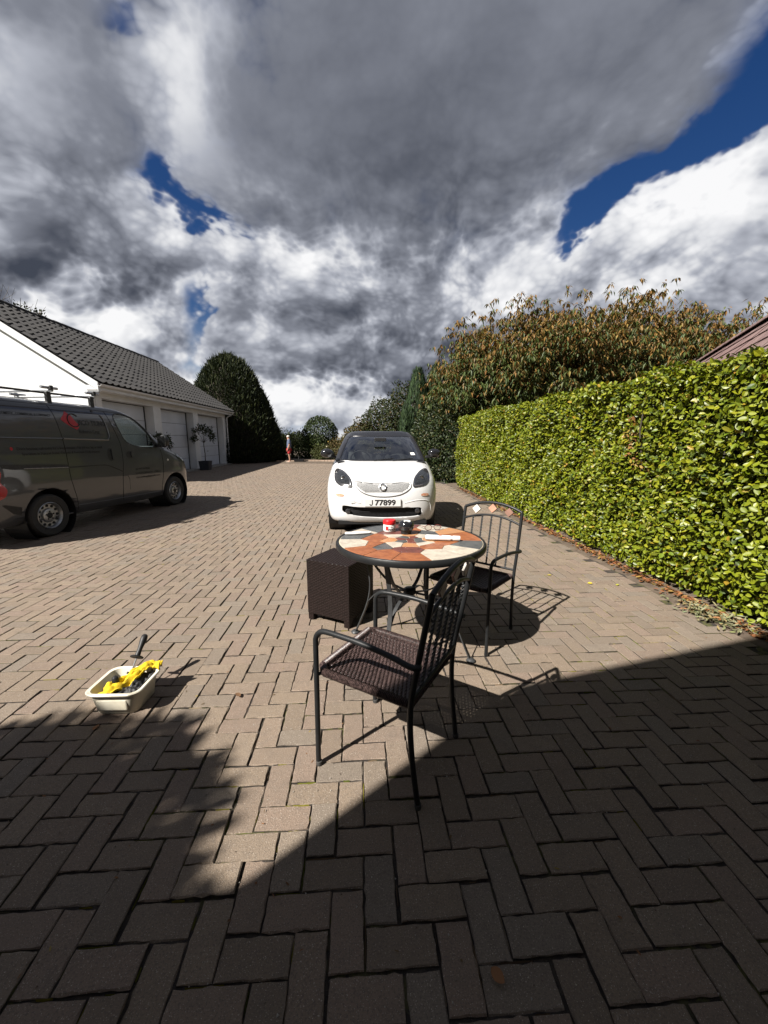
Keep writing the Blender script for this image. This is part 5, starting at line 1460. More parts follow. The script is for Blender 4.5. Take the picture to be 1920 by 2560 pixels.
van_text('01534 870121 Office', 1.74, 2.42, .775, .055, M['van_ink'], .0006)
van_text('ciscotiling@gmail.com', 1.74, 2.40, .70, .05, M['van_ink'], .0006)
patch([(-.40 + .02 * math.cos(a), 1.28 + .024 * math.sin(a)) for a in np.linspace(0, 2 * PI, 9)[:-1]], onside(-1, .0022), 2).build('red_dot', M['logo_red'], van)
# roof rack: three bars with end stops and side rails
rack = empty('roof_rack', (0, 0, 0)); rack.location = van.location; rack.rotation_euler = van.rotation_euler
tag(rack, 'black and silver roof rack bars on top of the van', 'roof rack')
for s_ in (-.42, .40, 1.16):
    MB().box((0, vy(s_), 2.115), (1.50, .045, .035)).build('cross_bar', M['steel'], rack, bevel=.008)
    for sg in (-1, 1):
        MB().box((sg * .66, vy(s_), 2.015), (.05, .07, .17)).build('foot', M['van_trim'], rack, bevel=.008)
        MB().box((sg * .735, vy(s_), 2.15), (.03, .05, .075)).build('end_stop', M['van_trim'], rack, bevel=.008)
        MB().tube([(sg * .70, vy(s_) - .13, 2.155), (sg * .70, vy(s_) + .13, 2.155)], .02, 8).build('end_roller', M['steel'], rack, smooth=40)
for x in (-.64, -.60, .62):
    MB().tube([(x, vy(-.55), 2.085), (x, vy(1.24), 2.085)], .013, 8).build('rail', M['van_trim'], rack, smooth=40)
MB().box((-.70, vy(1.20), 2.19), (.16, .05, .02), M=Matrix.Rotation(.3, 3, 'Z')).build('clamp', M['steel'], rack)

# ------------------------------------------------------------------ light green hedge
M['hedge_leaf'] = leaf_mat('hedge_leaf', 0.42, 0.25, 0.35, (1.0, 1.0, 0.35))
M['hedge_leaf_one'] = leaf_mat('hedge_leaf_one', 0.42, 0.25, 0.35, (1.0, 1.0, 0.35), color=((0.10, 0.13, 0.007), (0.19, 0.21, 0.012)))
M['twig'] = mat('twig', (0.055, 0.042, 0.028), 0.9, var=0.4, vscale=14, bump=0.4, bscale=50)
M['bark'] = mat('bark', (0.10, 0.085, 0.068), 0.9, var=0.45, vscale=10, bump=0.8, bscale=30)
HX0, HX1, HY0_, HY1_, HH = 2.93, 4.15, 1.0, 11.75, 2.02
hedge = empty('clipped_hedge', (HX0 + .6, (HY0_ + HY1_) / 2, 0)); tag(hedge, 'long clipped bright green hedge beside the paved drive', 'hedge')
def H_loc(P): return P - np.array([HX0 + .6, (HY0_ + HY1_) / 2, 0])
def hedge_surface(n):
    """points on the clipped faces: drive side, far end, top; with outward normals"""
    A = np.array([HH * (HY1_ - HY0_) * 1.0, HH * (HX1 - HX0), (HX1 - HX0) * (HY1_ - HY0_) * .62]); A /= A.sum()
    k = rng.choice(3, n, p=A); u, v = rng.random(n), rng.random(n)
    P = np.empty((n, 3)); N = np.zeros((n, 3))
    s = k == 0; P[s] = np.c_[np.full(s.sum(), HX0), HY0_ + u[s] * (HY1_ - HY0_), .05 + v[s] * (HH - .05)]; N[s] = (-1, 0, .12)
    s = k == 1; P[s] = np.c_[HX0 + u[s] * (HX1 - HX0), np.full(s.sum(), HY1_), .05 + v[s] * HH]; N[s] = (0, 1, .1)
    s = k == 2; P[s] = np.c_[HX0 + (u[s] ** 1.5) * (HX1 - HX0), HY0_ + v[s] * (HY1_ - HY0_), np.full(s.sum(), HH)]; N[s] = (-.15, 0, 1)
    return P, unit(N), k
def hedge_bulge(P):
    b = .035 * np.sin(P[:, 1] * 2.1 + 1) + .04 * np.sin(P[:, 1] * 5.3 + P[:, 2] * 3.1) + .03 * np.sin(P[:, 2] * 6.0 + P[:, 1] * 1.7)
    return b
def hedge_leaves(n, d0, d1):
    P, N, k = hedge_surface(n)
    depth = d0 + (d1 - d0) * rng.random(n) ** 1.3
    b = hedge_bulge(P)
    rough = np.array([mnoise(Vector((p[0] * 5, p[1] * 5, p[2] * 5))) for p in P]) * .055
    P = P - N * (depth - b * .6 - rough)[:, None]
    low = P[:, 2] < .35
    P[low, 0] += (.35 - P[low, 2]) * .12 * (k[low] == 0)
    out = N + rng.normal(0, .55, (n, 3)) + np.array([0, 0, .35])
    T = unit(np.cross(out, rand_unit(n)) + N * .55 + np.array([0, 0, .15]))
    Nn = unit(out + np.array([-.25, -.15, .25]))
    return P, T, Nn, N
Pq, Tq, Nq, _ = hedge_leaves(96000, -.03, .18)
dist2 = np.hypot(Pq[:, 0], Pq[:, 1])
Lq = rng.uniform(.034, .064, len(Pq)); Wq = Lq * rng.uniform(.52, .70, len(Pq))
Cq = palette([(0.142, 0.170, 0.007), (0.098, 0.126, 0.007), (0.215, 0.226, 0.012), (0.05, 0.078, 0.010), (0.28, 0.19, 0.02)], [.42, .26, .22, .08, .02], len(Pq), .20, 1.0)
strk = (np.abs(Pq[:, 1] - (4.05 + .12 * np.sin(Pq[:, 2] * 5))) < .06) & (Pq[:, 2] > 1.05) & (Pq[:, 2] < 1.75) & (rng.random(len(Pq)) < .55)
Cq[strk] = palette([(0.36, 0.24, 0.06), (0.30, 0.15, 0.05)], [.6, .4], int(strk.sum()))
uu, vv, dd_ = to_pix(Pq)
score = np.where((uu > 1250) & (uu < 1925) & (vv > 880) & (vv < 1650) & (dd_ > .3) & (Pq[:, 0] < HX0 + .03), dist2, 1e9)
big = np.argsort(score)[:300]
mask = np.ones(len(Pq), bool); mask[big] = False
fo = leaves_mesh('foliage', H_loc(Pq[mask]), Tq[mask], Nq[mask], Lq[mask], Wq[mask], Cq[mask], M['hedge_leaf'], hedge)
tag(fo, kind='stuff')
def one_leaf():
    vs, fs = [], []
    prof = [(0, 0.02), (.12, .26), (.3, .44), (.5, .50), (.7, .44), (.88, .26), (1, .02)]
    for a, w in prof: vs += [(a, -w * .62, .09 * w - .10 * a * a), (a, 0, -.03 - .10 * a * a), (a, w * .62, .09 * w - .10 * a * a)]
    for i in range(len(prof) - 1):
        for k in (0, 1): fs.append((i * 3 + k, i * 3 + k + 1, (i + 1) * 3 + k + 1, (i + 1) * 3 + k))
    me = bpy.data.meshes.new('leaf'); me.from_pydata(vs, [], fs); me.polygons.foreach_set('use_smooth', [True] * len(fs)); me.materials.append(M['hedge_leaf_one']); me.update(); return me
LM = one_leaf()
for i in big:
    t = Vector(Tq[i]); nrm = Vector(Nq[i]); b = t.cross(nrm).normalized(); nrm = b.cross(t)
    R4 = Matrix((t, -b, nrm)).transposed().to_4x4(); R4.translation = Vector(H_loc(Pq[i:i + 1])[0])
    o = bpy.data.objects.new('leaf', LM); COL.objects.link(o); o.parent = hedge
    o.matrix_local = R4 @ Matrix.Scale(float(Lq[i]) * 1.0, 4)
# dense inner growth: stems; brown and green leaves with gap shade in their colour
st = MB()
for k in range(120):
    x, y = HX0 + .25 + random.random() * .8, HY0_ + random.random() * (HY1_ - HY0_)
    p = [(x, y, 0)]
    for j in range(5): p.append((p[-1][0] + random.gauss(-.02, .07), p[-1][1] + random.gauss(0, .09), p[-1][2] + HH / 5.4))
    st.tube([tuple(H_loc(np.array([q6]))[0]) for q6 in p], [.016, .014, .012, .010, .007, .004], 5)
st.build('stems', M['twig'], hedge, smooth=60, fix=False)
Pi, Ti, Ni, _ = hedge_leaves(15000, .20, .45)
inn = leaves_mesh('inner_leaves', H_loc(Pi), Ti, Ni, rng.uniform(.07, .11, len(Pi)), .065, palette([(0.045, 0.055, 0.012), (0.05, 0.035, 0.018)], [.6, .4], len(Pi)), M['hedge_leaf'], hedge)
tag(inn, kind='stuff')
ic = MB().box(((HX1 - HX0) / 2 - .6 + .17, 0, HH / 2 - .14), (.62, HY1_ - HY0_ - .7, HH - .34)).build('dark_core', M['twig'], hedge)  # solid box added as a dark core, its colour standing for shade between leaves

# leaf litter along the foot of the hedge: stuff, plus single fallen leaves one can pick out
nl = 2600
yl = HY0_ + .8 + (rng.random(nl) ** 1.6) * 9.5
xl = 2.86 - np.abs(rng.normal(0, .05, nl)) + .06
Pl = np.c_[xl, yl, .004 + rng.random(nl) * .03]
M['litter'] = leaf_mat('litter', 0.7, 0.1, 0.3)
lit = leaves_mesh('leaf_litter', Pl, rng.normal(0, 1, (nl, 3)) * (1, 1, .25), rng.normal(0, .35, (nl, 3)) + (0, 0, 1), rng.uniform(.025, .06, nl), rng.uniform(.015, .03, nl),
                  palette([(0.28, 0.11, 0.04), (0.20, 0.085, 0.035), (0.32, 0.20, 0.05), (0.12, 0.07, 0.03), (0.25, 0.26, 0.04)], [.35, .25, .15, .2, .05], nl), M['litter'])
tag(lit, 'brown fallen leaves gathered along the foot of the hedge', 'leaf litter', kind='stuff')
nl = 420
cen = np.array(on_table(0, 0)) * 0 + np.array([2.80, 2.78, 0])
Pl = np.c_[cen[0] + rng.normal(0, .07, nl), cen[1] + rng.normal(0, .13, nl), .006 + rng.random(nl) * .05]
cl = leaves_mesh('hedge_clippings', Pl, rng.normal(0, 1, (nl, 3)) * (1, 1, .3), rng.normal(0, .4, (nl, 3)) + (0, 0, 1), rng.uniform(.04, .07, nl), rng.uniform(.012, .02, nl),
                 palette([(0.26, 0.25, 0.15), (0.20, 0.21, 0.10), (0.33, 0.26, 0.12), (0.30, 0.14, 0.05)], [.4, .3, .2, .1], nl), M['litter'])
tag(cl, 'dry pale clippings heaped at the foot of the hedge near the shade', 'clippings', kind='stuff')
LF = one_leaf(); LF.materials.clear()
M['leaf_yellow'] = leaf_mat('leaf_yellow', 0.6, 0.2, 0.3, color=((0.45, 0.33, 0.03), (0.30, 0.30, 0.05)))
M['leaf_brown'] = leaf_mat('leaf_brown', 0.7, 0.1, 0.3, color=((0.20, 0.09, 0.035), (0.11, 0.06, 0.03)))
fl_y = LF; fl_y.materials.append(M['leaf_yellow']); fl_b = LF.copy(); fl_b.materials.clear(); fl_b.materials.append(M['leaf_brown'])
for (px, py, me_, lab) in ((1269, 1165 + 95, fl_y, 'yellow fallen leaf lying on the paving near the hedge'), (1335, 1262, fl_y, 'yellow fallen leaf furthest from the hedge foot, beyond the chair shadow'), (202, 1578, fl_b, 'brown curled leaf on the paving in front of the bowl'),
                           (1090, 2125, fl_b, 'brown leaf lying in the broad house shadow'), (510, 1498, fl_b, 'small brown leaf on sunlit paving between bowl and chair'), (1190, 1243, fl_y, 'yellow fallen leaf just beyond the chair with stone diamonds')):
    r = pix_ray(px, py); t = -CAM_H / r[2] * .995
    o = bpy.data.objects.new('fallen_leaf', me_); COL.objects.link(o)
    o.location = (r[0] * t, r[1] * t, .010); o.rotation_euler = (random.gauss(0, .15), random.gauss(0, .15), random.random() * 6); o.scale = (.045,) * 3
    tag(o, lab, 'leaf', 'fallen leaves on the paving')

# ------------------------------------------------------------------ trees and shrubs
def branch_tree(mb, base, tip_list, r0, gnarl=.12):
    for tp in tip_list:
        a = np.array(base, float); b = np.array(tp, float); L = np.linalg.norm(b - a)
        m = 7; pts = []
        for k in range(m + 1):
            t = k / m; p = a * (1 - t) + b * t; p = p + np.array([mnoise(Vector((*(p * .9), )) ) * gnarl * L * math.sin(PI * t), mnoise(Vector((p[1], p[2], p[0] + 5))) * gnarl * L * math.sin(PI * t), .10 * L * math.sin(PI * t)])
            pts.append(tuple(p))
        mb.tube(pts, [r0 * (1 - .85 * k / m) for k in range(m + 1)], 6)
# the broad tree with drooping copper leaves
M['copper_leaf'] = leaf_mat('copper_leaf', 0.55, 0.25, 0.3, (1.0, .9, .5))
tc_ = np.array([8.6, 14.2, 0.0])
ctree = empty('copper_tree', tuple(tc_)); tag(ctree, 'broad tree with drooping copper and green leaves rising behind the light hedge', 'tree')
lobes = []   # crown made of many separate bough ends
rs = np.random.default_rng(11)
for k in range(210):
    u = rs.uniform(-1, 1); dpt = rs.uniform(-1, 1)
    zt = 5.95 * (1 - .20 * abs(u) ** 2.4) + .35 * math.sin(u * 9 + 1) + .35 * math.exp(-((u - .25) / .35) ** 2) + .25 * math.sin(u * 21) - .55 * dpt ** 2
    z = 1.7 + (zt - 1.7) * rs.random() ** .55
    lobes.append((u * 5.35 * (1 - .12 * (z > 4.6)), dpt * 2.6, z))
for xz in ((-4.3, 6.05), (-3.6, 6.2), (-2.9, 6.05), (-1.9, 6.1), (-.6, 6.35), (.4, 6.3), (1.5, 6.62), (2.6, 6.35), (3.4, 6.3), (4.4, 5.9), (-5.0, 5.2), (-5.3, 4.3), (5.2, 5.2)):
    lobes.append((xz[0], rs.uniform(-1.5, .3), xz[1] - .1))
lobes = np.array(lobes); lobes[:, 2] -= .15 + .75 * np.clip((lobes[:, 2] - 2.0) / 4.2, 0, 1)
nC = 15000
li = rs.integers(0, len(lobes), nC)
cc = lobes[li] + rs.normal(0, 1, (nC, 3)) * (.50, .45, .34)
nLf = 9
Pc = np.repeat(cc, nLf, axis=0); n = len(Pc)
ang_ = rng.random(n) * 2 * PI
drop = rng.uniform(-1.5, -.25, n)
Tc = np.c_[np.cos(ang_), np.sin(ang_), drop]; Nc = np.c_[np.cos(ang_) * .8, np.sin(ang_) * .8, np.full(n, .9)]
Pc = Pc + np.c_[np.cos(ang_), np.sin(ang_), np.zeros(n)] * .02 + rng.normal(0, .03, (n, 3))
hfac = np.clip((Pc[:, 2] - 2.3) / 2.8 + rng.normal(0, .28, n) + np.repeat(rs.normal(0, .22, nC), nLf), 0, 1)
green = palette([(0.075, 0.105, 0.022), (0.055, 0.085, 0.020), (0.10, 0.12, 0.03)], [.4, .4, .2], n)
copper = palette([(0.25, 0.130, 0.030), (0.19, 0.110, 0.030), (0.28, 0.18, 0.045), (0.14, 0.095, 0.028)], [.3, .3, .2, .2], n)
Cl = np.where((rng.random(n) < hfac * .80)[:, None], copper, green)
fo = leaves_mesh('crown', Pc, Tc, Nc, rng.uniform(.13, .22, n), rng.uniform(.040, .060, n), Cl, M['copper_leaf'], ctree, 'lance', .10)
br = MB(); base = np.array([0, 0, 1.1])
br.tube([(0, 0, -.1), (.03, 0, .6), (0, .02, 1.2)], [.24, .20, .19], 10)
branch_tree(br, base, [lobes[i] for i in rs.choice(len(lobes), 70, replace=False)], .06)
br.build('trunk', M['bark'], ctree, smooth=60, fix=False)

def scatter_crown(name, fn_pt, n, L, W, cols, w, m, parent, shape='oval', droop=0.2, out=.8, amt=.22):
    P, N = fn_pt(n)
    T = unit(N * out + rng.normal(0, .6, (n, 3)) + np.array([0, 0, -droop]))
    Nn = unit(N + rng.normal(0, .5, (n, 3)) + np.array([0, 0, .4]))
    return leaves_mesh(name, P, T, Nn, rng.uniform(L[0], L[1], n), rng.uniform(W[0], W[1], n), palette(cols, w, n, amt), m, parent, shape)
def ell_pts(c, r, lump=.16, inner=.35, zmin=None, s=2.0, seed=0.):
    c = np.array(c, float); r = np.array(r, float)
    def f(n):
        d = rand_unit(n); rad = 1 - inner * rng.random(n) ** 1.8
        lum = np.array([mnoise(Vector((v[0] * s + seed, v[1] * s, v[2] * s - seed))) + .5 * mnoise(Vector((v[0] * s * 2.7 + seed, v[1] * s * 2.7, v[2] * s * 2.7))) for v in d])
        P = c + d * r * (rad * (1 + lump * lum))[:, None]
        N = unit(d / r)
        if zmin is not None: P[:, 2] = np.maximum(P[:, 2], zmin + rng.random(n) * .15)
        return P, N
    return f
def trunk(mb_parent, h, r, name='trunk', limbs=()):
    mb = MB().tube([(0, 0, -.05), (.02, .01, h * .5), (0, 0, h)], [r, r * .8, r * .55], 8)
    branch_tree(mb, (0, 0, h * .55), limbs, r * .4)
    return mb.build(name, M['bark'], mb_parent, smooth=60, fix=False)
M['dark_leaf'] = leaf_mat('dark_leaf', 0.5, 0.12, 0.25)
M['mid_leaf'] = leaf_mat('mid_leaf', 0.6, 0.2, 0.22)
M['conifer'] = leaf_mat('conifer', 0.65, 0.12, 0.3)

# big dark rounded evergreen at the end of the light hedge
e = empty('evergreen_bush', (3.9, 14.1, 0)); tag(e, 'large dark glossy evergreen bush where the light hedge ends', 'bush')
scatter_crown('crown', ell_pts((0, 0, 1.25), (2.05, 1.9, 2.0), .10, .26, 0.02, 2.2), 24000, (.07, .11), (.035, .055), [(0.018, 0.030, 0.008), (0.030, 0.046, 0.011), (0.052, 0.062, 0.016), (0.09, 0.07, 0.025)], [.45, .35, .15, .05], M['dark_leaf'], e)
trunk(e, 1.6, .14, limbs=[(1, .4, 2), (-.9, .3, 1.9), (.2, -.9, 2.1), (-.3, .8, 2.2), (.9, -.6, 1.6)])
e = empty('evergreen_bush', (6.3, 14.9, 0)); tag(e, 'dark evergreen bush growing under the copper tree', 'bush')
scatter_crown('crown', ell_pts((0, 0, 1.5), (2.3, 1.5, 2.1), .14, .35, 0.02, 2.2, 3.), 9000, (.07, .12), (.035, .055), [(0.03, 0.05, 0.014), (0.05, 0.07, 0.02), (0.09, 0.075, 0.025)], [.5, .35, .15], M['dark_leaf'], e)
trunk(e, 1.6, .12, limbs=[(1, .4, 2), (-.9, .3, 1.9), (.2, -.9, 2.1)])
# thin-leaved copper shrub between bush and tree
e = empty('copper_shrub', (5.35, 15.8, 0)); tag(e, 'loose copper and green leaved shrub above the dark evergreen bush', 'shrub')
scatter_crown('crown', ell_pts((0, 0, 3.2), (1.5, 1.0, 1.75), .30, .75, None, 2.5, 6.), 7000, (.10, .16), (.035, .05), [(0.14, 0.09, 0.03), (0.06, 0.08, 0.022), (0.10, 0.10, 0.03), (0.2, 0.11, 0.035)], [.25, .35, .25, .15], M['copper_leaf'], e, 'lance', .7, .4)
trunk(e, 3.0, .09, limbs=[(1, .2, 4.2), (-.9, .3, 4.0), (.2, -.6, 4.5), (-.4, .2, 4.7), (.7, -.3, 3.4), (-1.0, -.2, 3.2)])

# row of upright conifers behind
def column_conifer(x, y, h, r, lab, seed):
    e = empty('upright_conifer', (x, y, 0)); tag(e, lab, 'conifer', 'upright conifers beyond the evergreen bush')
    nn = 5200; z = rng.random(nn) * h; a = rng.random(nn) * 2 * PI
    prof = r * (np.clip(z / (.25 * h), .75, 1) * np.clip((h - z) / (.35 * h), 0, 1) ** .55)
    flute = 1 + .16 * np.sin(a * 5 + seed) + .08 * np.sin(a * 11 + z * 2 + seed)
    rr_ = prof * flute * (1 - .3 * rng.random(nn) ** 2)
    P = np.c_[rr_ * np.cos(a), rr_ * np.sin(a), z]
    N = np.c_[np.cos(a), np.sin(a), np.full(nn, .2)]
    T = np.c_[np.cos(a) * .22, np.sin(a) * .22, np.ones(nn)] + rng.normal(0, .16, (nn, 3))
    leaves_mesh('crown', P, T, unit(N), rng.uniform(.16, .36, nn), rng.uniform(.03, .055, nn), palette([(0.030, 0.058, 0.022), (0.045, 0.080, 0.026), (0.022, 0.042, 0.018)], [.4, .35, .25], nn), M['conifer'], e, 'needle', .02)
    MB().lathe([(r * .55, .1), (r * .6, h * .4), (r * .45, h * .7), (.02, h * .93)], 12).build('inner_growth', M['twig'], e, smooth=60)
    MB().tube([(0, 0, 0), (0, 0, h * .9)], [.09, .02], 6).build('trunk', M['bark'], e)
column_conifer(2.35, 20.2, 3.0, .36, 'shortest dark green upright conifer of the row behind the car', 0)
column_conifer(2.95, 20.4, 4.75, .62, 'broad upright conifer standing in front of the dark trees behind the car', 1)
column_conifer(3.85, 20.6, 4.9, .55, 'upright conifer next to the broad one, growing over the evergreen bush', 2)
column_conifer(4.65, 20.9, 5.0, .58, 'upright conifer partly hidden by the copper shrub', 3)

# mixed dark trees further back on the right of the drive
def round_tree(name, lab, x, y, zc_, r, cols, w, n, leaf=(.12, .2), wd=(.06, .10), mt='mid_leaf', lump=.28, group='trees beyond the drive', s=2.3, inner=.5, cat='tree'):
    e = empty(name, (x, y, 0)); tag(e, lab, cat, group)
    scatter_crown('crown', ell_pts((0, 0, zc_), r, lump, inner, .05, s, x * 1.7), n, leaf, wd, cols, w, M[mt], e)
    h = zc_
    trunk(e, h, .05 + r[0] * .06, limbs=[(r[0] * .6 * math.cos(k * 1.3), r[1] * .6 * math.sin(k * 1.3), zc_ + r[2] * (.1 + .12 * k)) for k in range(5)])
    return e
G1 = [(0.022, 0.035, 0.009), (0.035, 0.050, 0.012), (0.058, 0.056, 0.015), (0.08, 0.052, 0.018)]
round_tree('dark_tree', 'dark mixed green tree behind the upright conifers', 6.0, 25.5, 3.1, (2.6, 2.2, 2.6), G1, [.4, .35, .15, .1], 8000)
round_tree('dark_tree', 'tall dark tree filling the gap between conifers and sky', 3.6, 27.0, 2.8, (2.3, 2.0, 2.6), G1, [.4, .35, .15, .1], 8000)
round_tree('dark_tree', 'dark olive tree beyond the roof of the white car', 1.9, 29.0, 2.1, (1.9, 1.8, 2.2), G1, [.35, .35, .2, .1], 7000)
round_tree('brown_shrub', 'brownish green shrub leaning towards the round topiary', .1, 29.6, 1.3, (1.3, 1.2, 1.5), [(0.085, 0.075, 0.025), (0.06, 0.065, 0.022), (0.13, 0.085, 0.03)], [.4, .35, .25], 4500, cat='shrub', group='shrubs in the far bed')
round_tree('round_topiary', 'round clipped dark green tree in the far bed', -2.95, 30.0, 1.75, (1.24, 1.2, 1.35), [(0.030, 0.050, 0.016), (0.045, 0.066, 0.02), (0.06, 0.08, 0.028)], [.45, .35, .2], 7000, (.10, .15), (.05, .08), 'dark_leaf', .06, None, 2.5, .25)
for (x, y, zc_, rx, rz, cols, lab, nm) in ((-1.3, 27.6, .75, 1.15, .85, [(0.10, 0.07, 0.025), (0.07, 0.07, 0.022), (0.13, 0.09, 0.03)], 'rusty brown shrub with yellow blooms in the far bed', 'brown_shrub'),
        (-.1, 26.6, .75, 1.0, .8, [(0.09, 0.07, 0.025), (0.06, 0.06, 0.022)], 'dark brownish shrub beside the car mirror', 'brown_shrub'),
        (-2.5, 27.3, .45, .75, .55, [(0.09, 0.10, 0.03), (0.06, 0.07, 0.022)], 'low olive shrub behind the brick edging', 'green_shrub'),
        (-3.7, 28.8, .75, 1.0, .9, [(0.05, 0.08, 0.022), (0.09, 0.12, 0.03)], 'leafy green shrub right of the standing person', 'green_shrub'),
        (-5.0, 29.5, 1.0, 1.3, 1.15, [(0.10, 0.13, 0.03), (0.07, 0.10, 0.03), (0.15, 0.17, 0.05)], 'yellowish green shrub behind the standing person', 'green_shrub'),
        (-6.8, 31.0, 1.2, 1.6, 1.3, [(0.06, 0.08, 0.02), (0.09, 0.11, 0.03)], 'green shrub half hidden by the tall clipped yew', 'green_shrub')):
    e = round_tree(nm, lab, x, y, zc_, (rx, rx * .8, rz), cols, [1] * len(cols), 3000, (.08, .15), (.035, .06), 'mid_leaf', .45, 'shrubs in the far bed', 3.0, .7, 'shrub')
    if 'blooms' in lab or 'yellowish' in lab:
        nb = 26; d = rand_unit(nb); d[:, 1] = -np.abs(d[:, 1]); P = np.array([0, 0, zc_]) + d * np.array([rx, rx * .8, rz]) * 1.05
        leaves_mesh('blooms', P, rand_unit(nb), np.tile([0, -1, .3], (nb, 1)), .09, .08, palette([(0.6, 0.42, 0.10), (0.65, 0.58, 0.42)], [1, 1], nb), M['mid_leaf'], e)
# hazy far tree line beyond the garden
nf = 9000; xf = rng.uniform(-60, 60, nf); yf_ = rng.uniform(75, 95, nf)
hf = 2.6 + 1.2 * np.sin(xf * .21) + .9 * np.sin(xf * .53 + 1) + .5 * np.sin(xf * 1.3)
Pf = np.c_[xf, yf_, rng.random(nf) * np.maximum(hf, .6)]
ft = leaves_mesh('distant_trees', Pf, rand_unit(nf), rand_unit(nf) + np.array([0, -.6, .6]), rng.uniform(.6, 1.1, nf), rng.uniform(.4, .7, nf), palette([(0.045, 0.06, 0.025), (0.06, 0.07, 0.03)], [1, 1], nf), M['mid_leaf'])
tag(ft, 'distant line of trees on the skyline beyond the garden', 'trees', kind='stuff')

# ------------------------------------------------------------------ the tall clipped yew
yew = empty('clipped_yew', (-8.3, 26.6, 0)); tag(yew, 'tall dark clipped yew cone behind the garage end', 'yew')
YH, YR = 6.55, 3.25
yz = np.array([0, .05, .35, .61, .76, .87, .955, 1.0]); yr_ = np.array([.98, 1.0, .85, .67, .53, .40, .25, .02])
nn = 42000
t = rng.random(nn) ** 1.25; a = rng.random(nn) * 2 * PI
rad = np.interp(t, yz, yr_) * YR
lum = np.array([mnoise(Vector((math.cos(q) * 3.2, math.sin(q) * 3.2, h * 9))) for q, h in zip(a, t)])
rad = rad * (1 + .045 * lum) - .30 * rng.random(nn) ** 2
P = np.c_[rad * np.cos(a), rad * np.sin(a), t * YH]
N = unit(np.c_[np.cos(a), np.sin(a), .45 + t * .9])
T = unit(N * .9 + np.array([0, 0, .35]) + rng.normal(0, .38, (nn, 3)))
Nn = unit(np.cross(T, rand_unit(nn)) + np.array([0, 0, .3]))
leaves_mesh('crown', P, T, Nn, rng.uniform(.13, .30, nn), rng.uniform(.035, .06, nn), palette([(0.014, 0.023, 0.008), (0.022, 0.034, 0.010), (0.038, 0.048, 0.013)], [.45, .4, .15], nn), M['conifer'], yew, 'needle', .05)
ns = 2600; t = rng.random(ns) ** 1.1; a = rng.random(ns) * 2 * PI; rad = np.interp(t, yz, yr_) * YR
P = np.c_[rad * np.cos(a), rad * np.sin(a), t * YH]; N = unit(np.c_[np.cos(a), np.sin(a), .6 + t])
leaves_mesh('sprigs', P, N + np.array([0, 0, .7]) + rng.normal(0, .3, (ns, 3)), rand_unit(ns), rng.uniform(.28, .50, ns), rng.uniform(.03, .05, ns), palette([(0.030, 0.042, 0.012), (0.050, 0.060, 0.016)], [.6, .4], ns), M['conifer'], yew, 'needle', .05)
MB().lathe([(r * YR * .86, z * YH * .95) for z, r in zip(yz, yr_)], 24).build('inner_growth', M['twig'], yew, smooth=60)
MB().tube([(0, 0, 0), (0, 0, 4)], [.3, .1], 8).build('trunk', M['bark'], yew)

# ------------------------------------------------------------------ neighbour's outbuilding roof beyond the hedge
M['plum_tile'] = tile_mat('plum_tile', (0.115, 0.070, 0.066), (0.155, 0.098, 0.090), (0.24, 0.18, 0.165))
na, nb_ = np.array([6.9, 6.7, 3.38]), np.array([8.75, 10.05, 3.38])
dv = nb_ - na; ln = float(np.hypot(dv[0], dv[1])); rzn = math.atan2(dv[1], dv[0])
nh = empty('outbuilding', (float(na[0]), float(na[1]), 0), rzn); tag(nh, 'outbuilding with plum coloured tiled roof beyond the hedge', 'outbuilding')
MB().prism([(-1.7, 0), (1.7, 0), (1.7, 1.30), (0, 3.2), (-1.7, 1.30)], lambda p: (-3.5, p[0], p[1]), lambda p: (ln, p[0], p[1])).build('wall', M['render_wall'], nh)
tmn = MB()
n_ = 9; sl2 = math.atan2(1.05, 1.7)
for (w0, w1) in ((0, 1),): tmn.add([(0, 0, .02), (.245, 0, .02), (.245, .34, 0), (0, .34, 0), (0, 0, 0), (.245, 0, 0)], [(0, 1, 2, 3), (4, 5, 1, 0)])
tm2 = tmn.mesh('roof_tile'); tm2.materials.append(M['plum_tile'])
rfo = MB()
for sg in (-1, 1): rfo.prism([(0, 3.30), (sg * 1.95, 1.10), (sg * 1.95, 1.16), (0, 3.36)], lambda p: (-3.6, p[0], p[1]), lambda p: (ln + .1, p[0], p[1]))
rf2 = rfo.build('roof', M['old_tile'], nh)
cnt = 0
for r in range(10):
    s0 = r * .30
    for c_ in range(28):
        xx = -3.5 + c_ * .25 + (.125 if r % 2 else 0)
        if xx > ln - .15: continue
        o = bpy.data.objects.new('roof_tile', tm2); COL.objects.link(o); o.parent = rf2
        cs, sn = math.cos(math.atan2(2.2, 1.95)), math.sin(math.atan2(2.2, 1.95))
        yy, zz_ = 1.97 - s0 * cs, 1.14 + s0 * sn
        R3 = Matrix(((1, 0, 0), (0, -cs, sn), (0, sn, cs))).to_4x4(); R3.translation = Vector((xx, yy, zz_ + .022 + random.gauss(0, .003))); o.matrix_local = R3
rc2 = rc.copy(); rc2.materials.clear(); rc2.materials.append(M['plum_tile'])
for k in range(24):
    o = bpy.data.objects.new('ridge_tile', rc2); COL.objects.link(o); o.parent = rf2
    o.rotation_euler = (0, 0, -PI / 2); o.location = (-3.5 + k * .32, 0, 3.36)

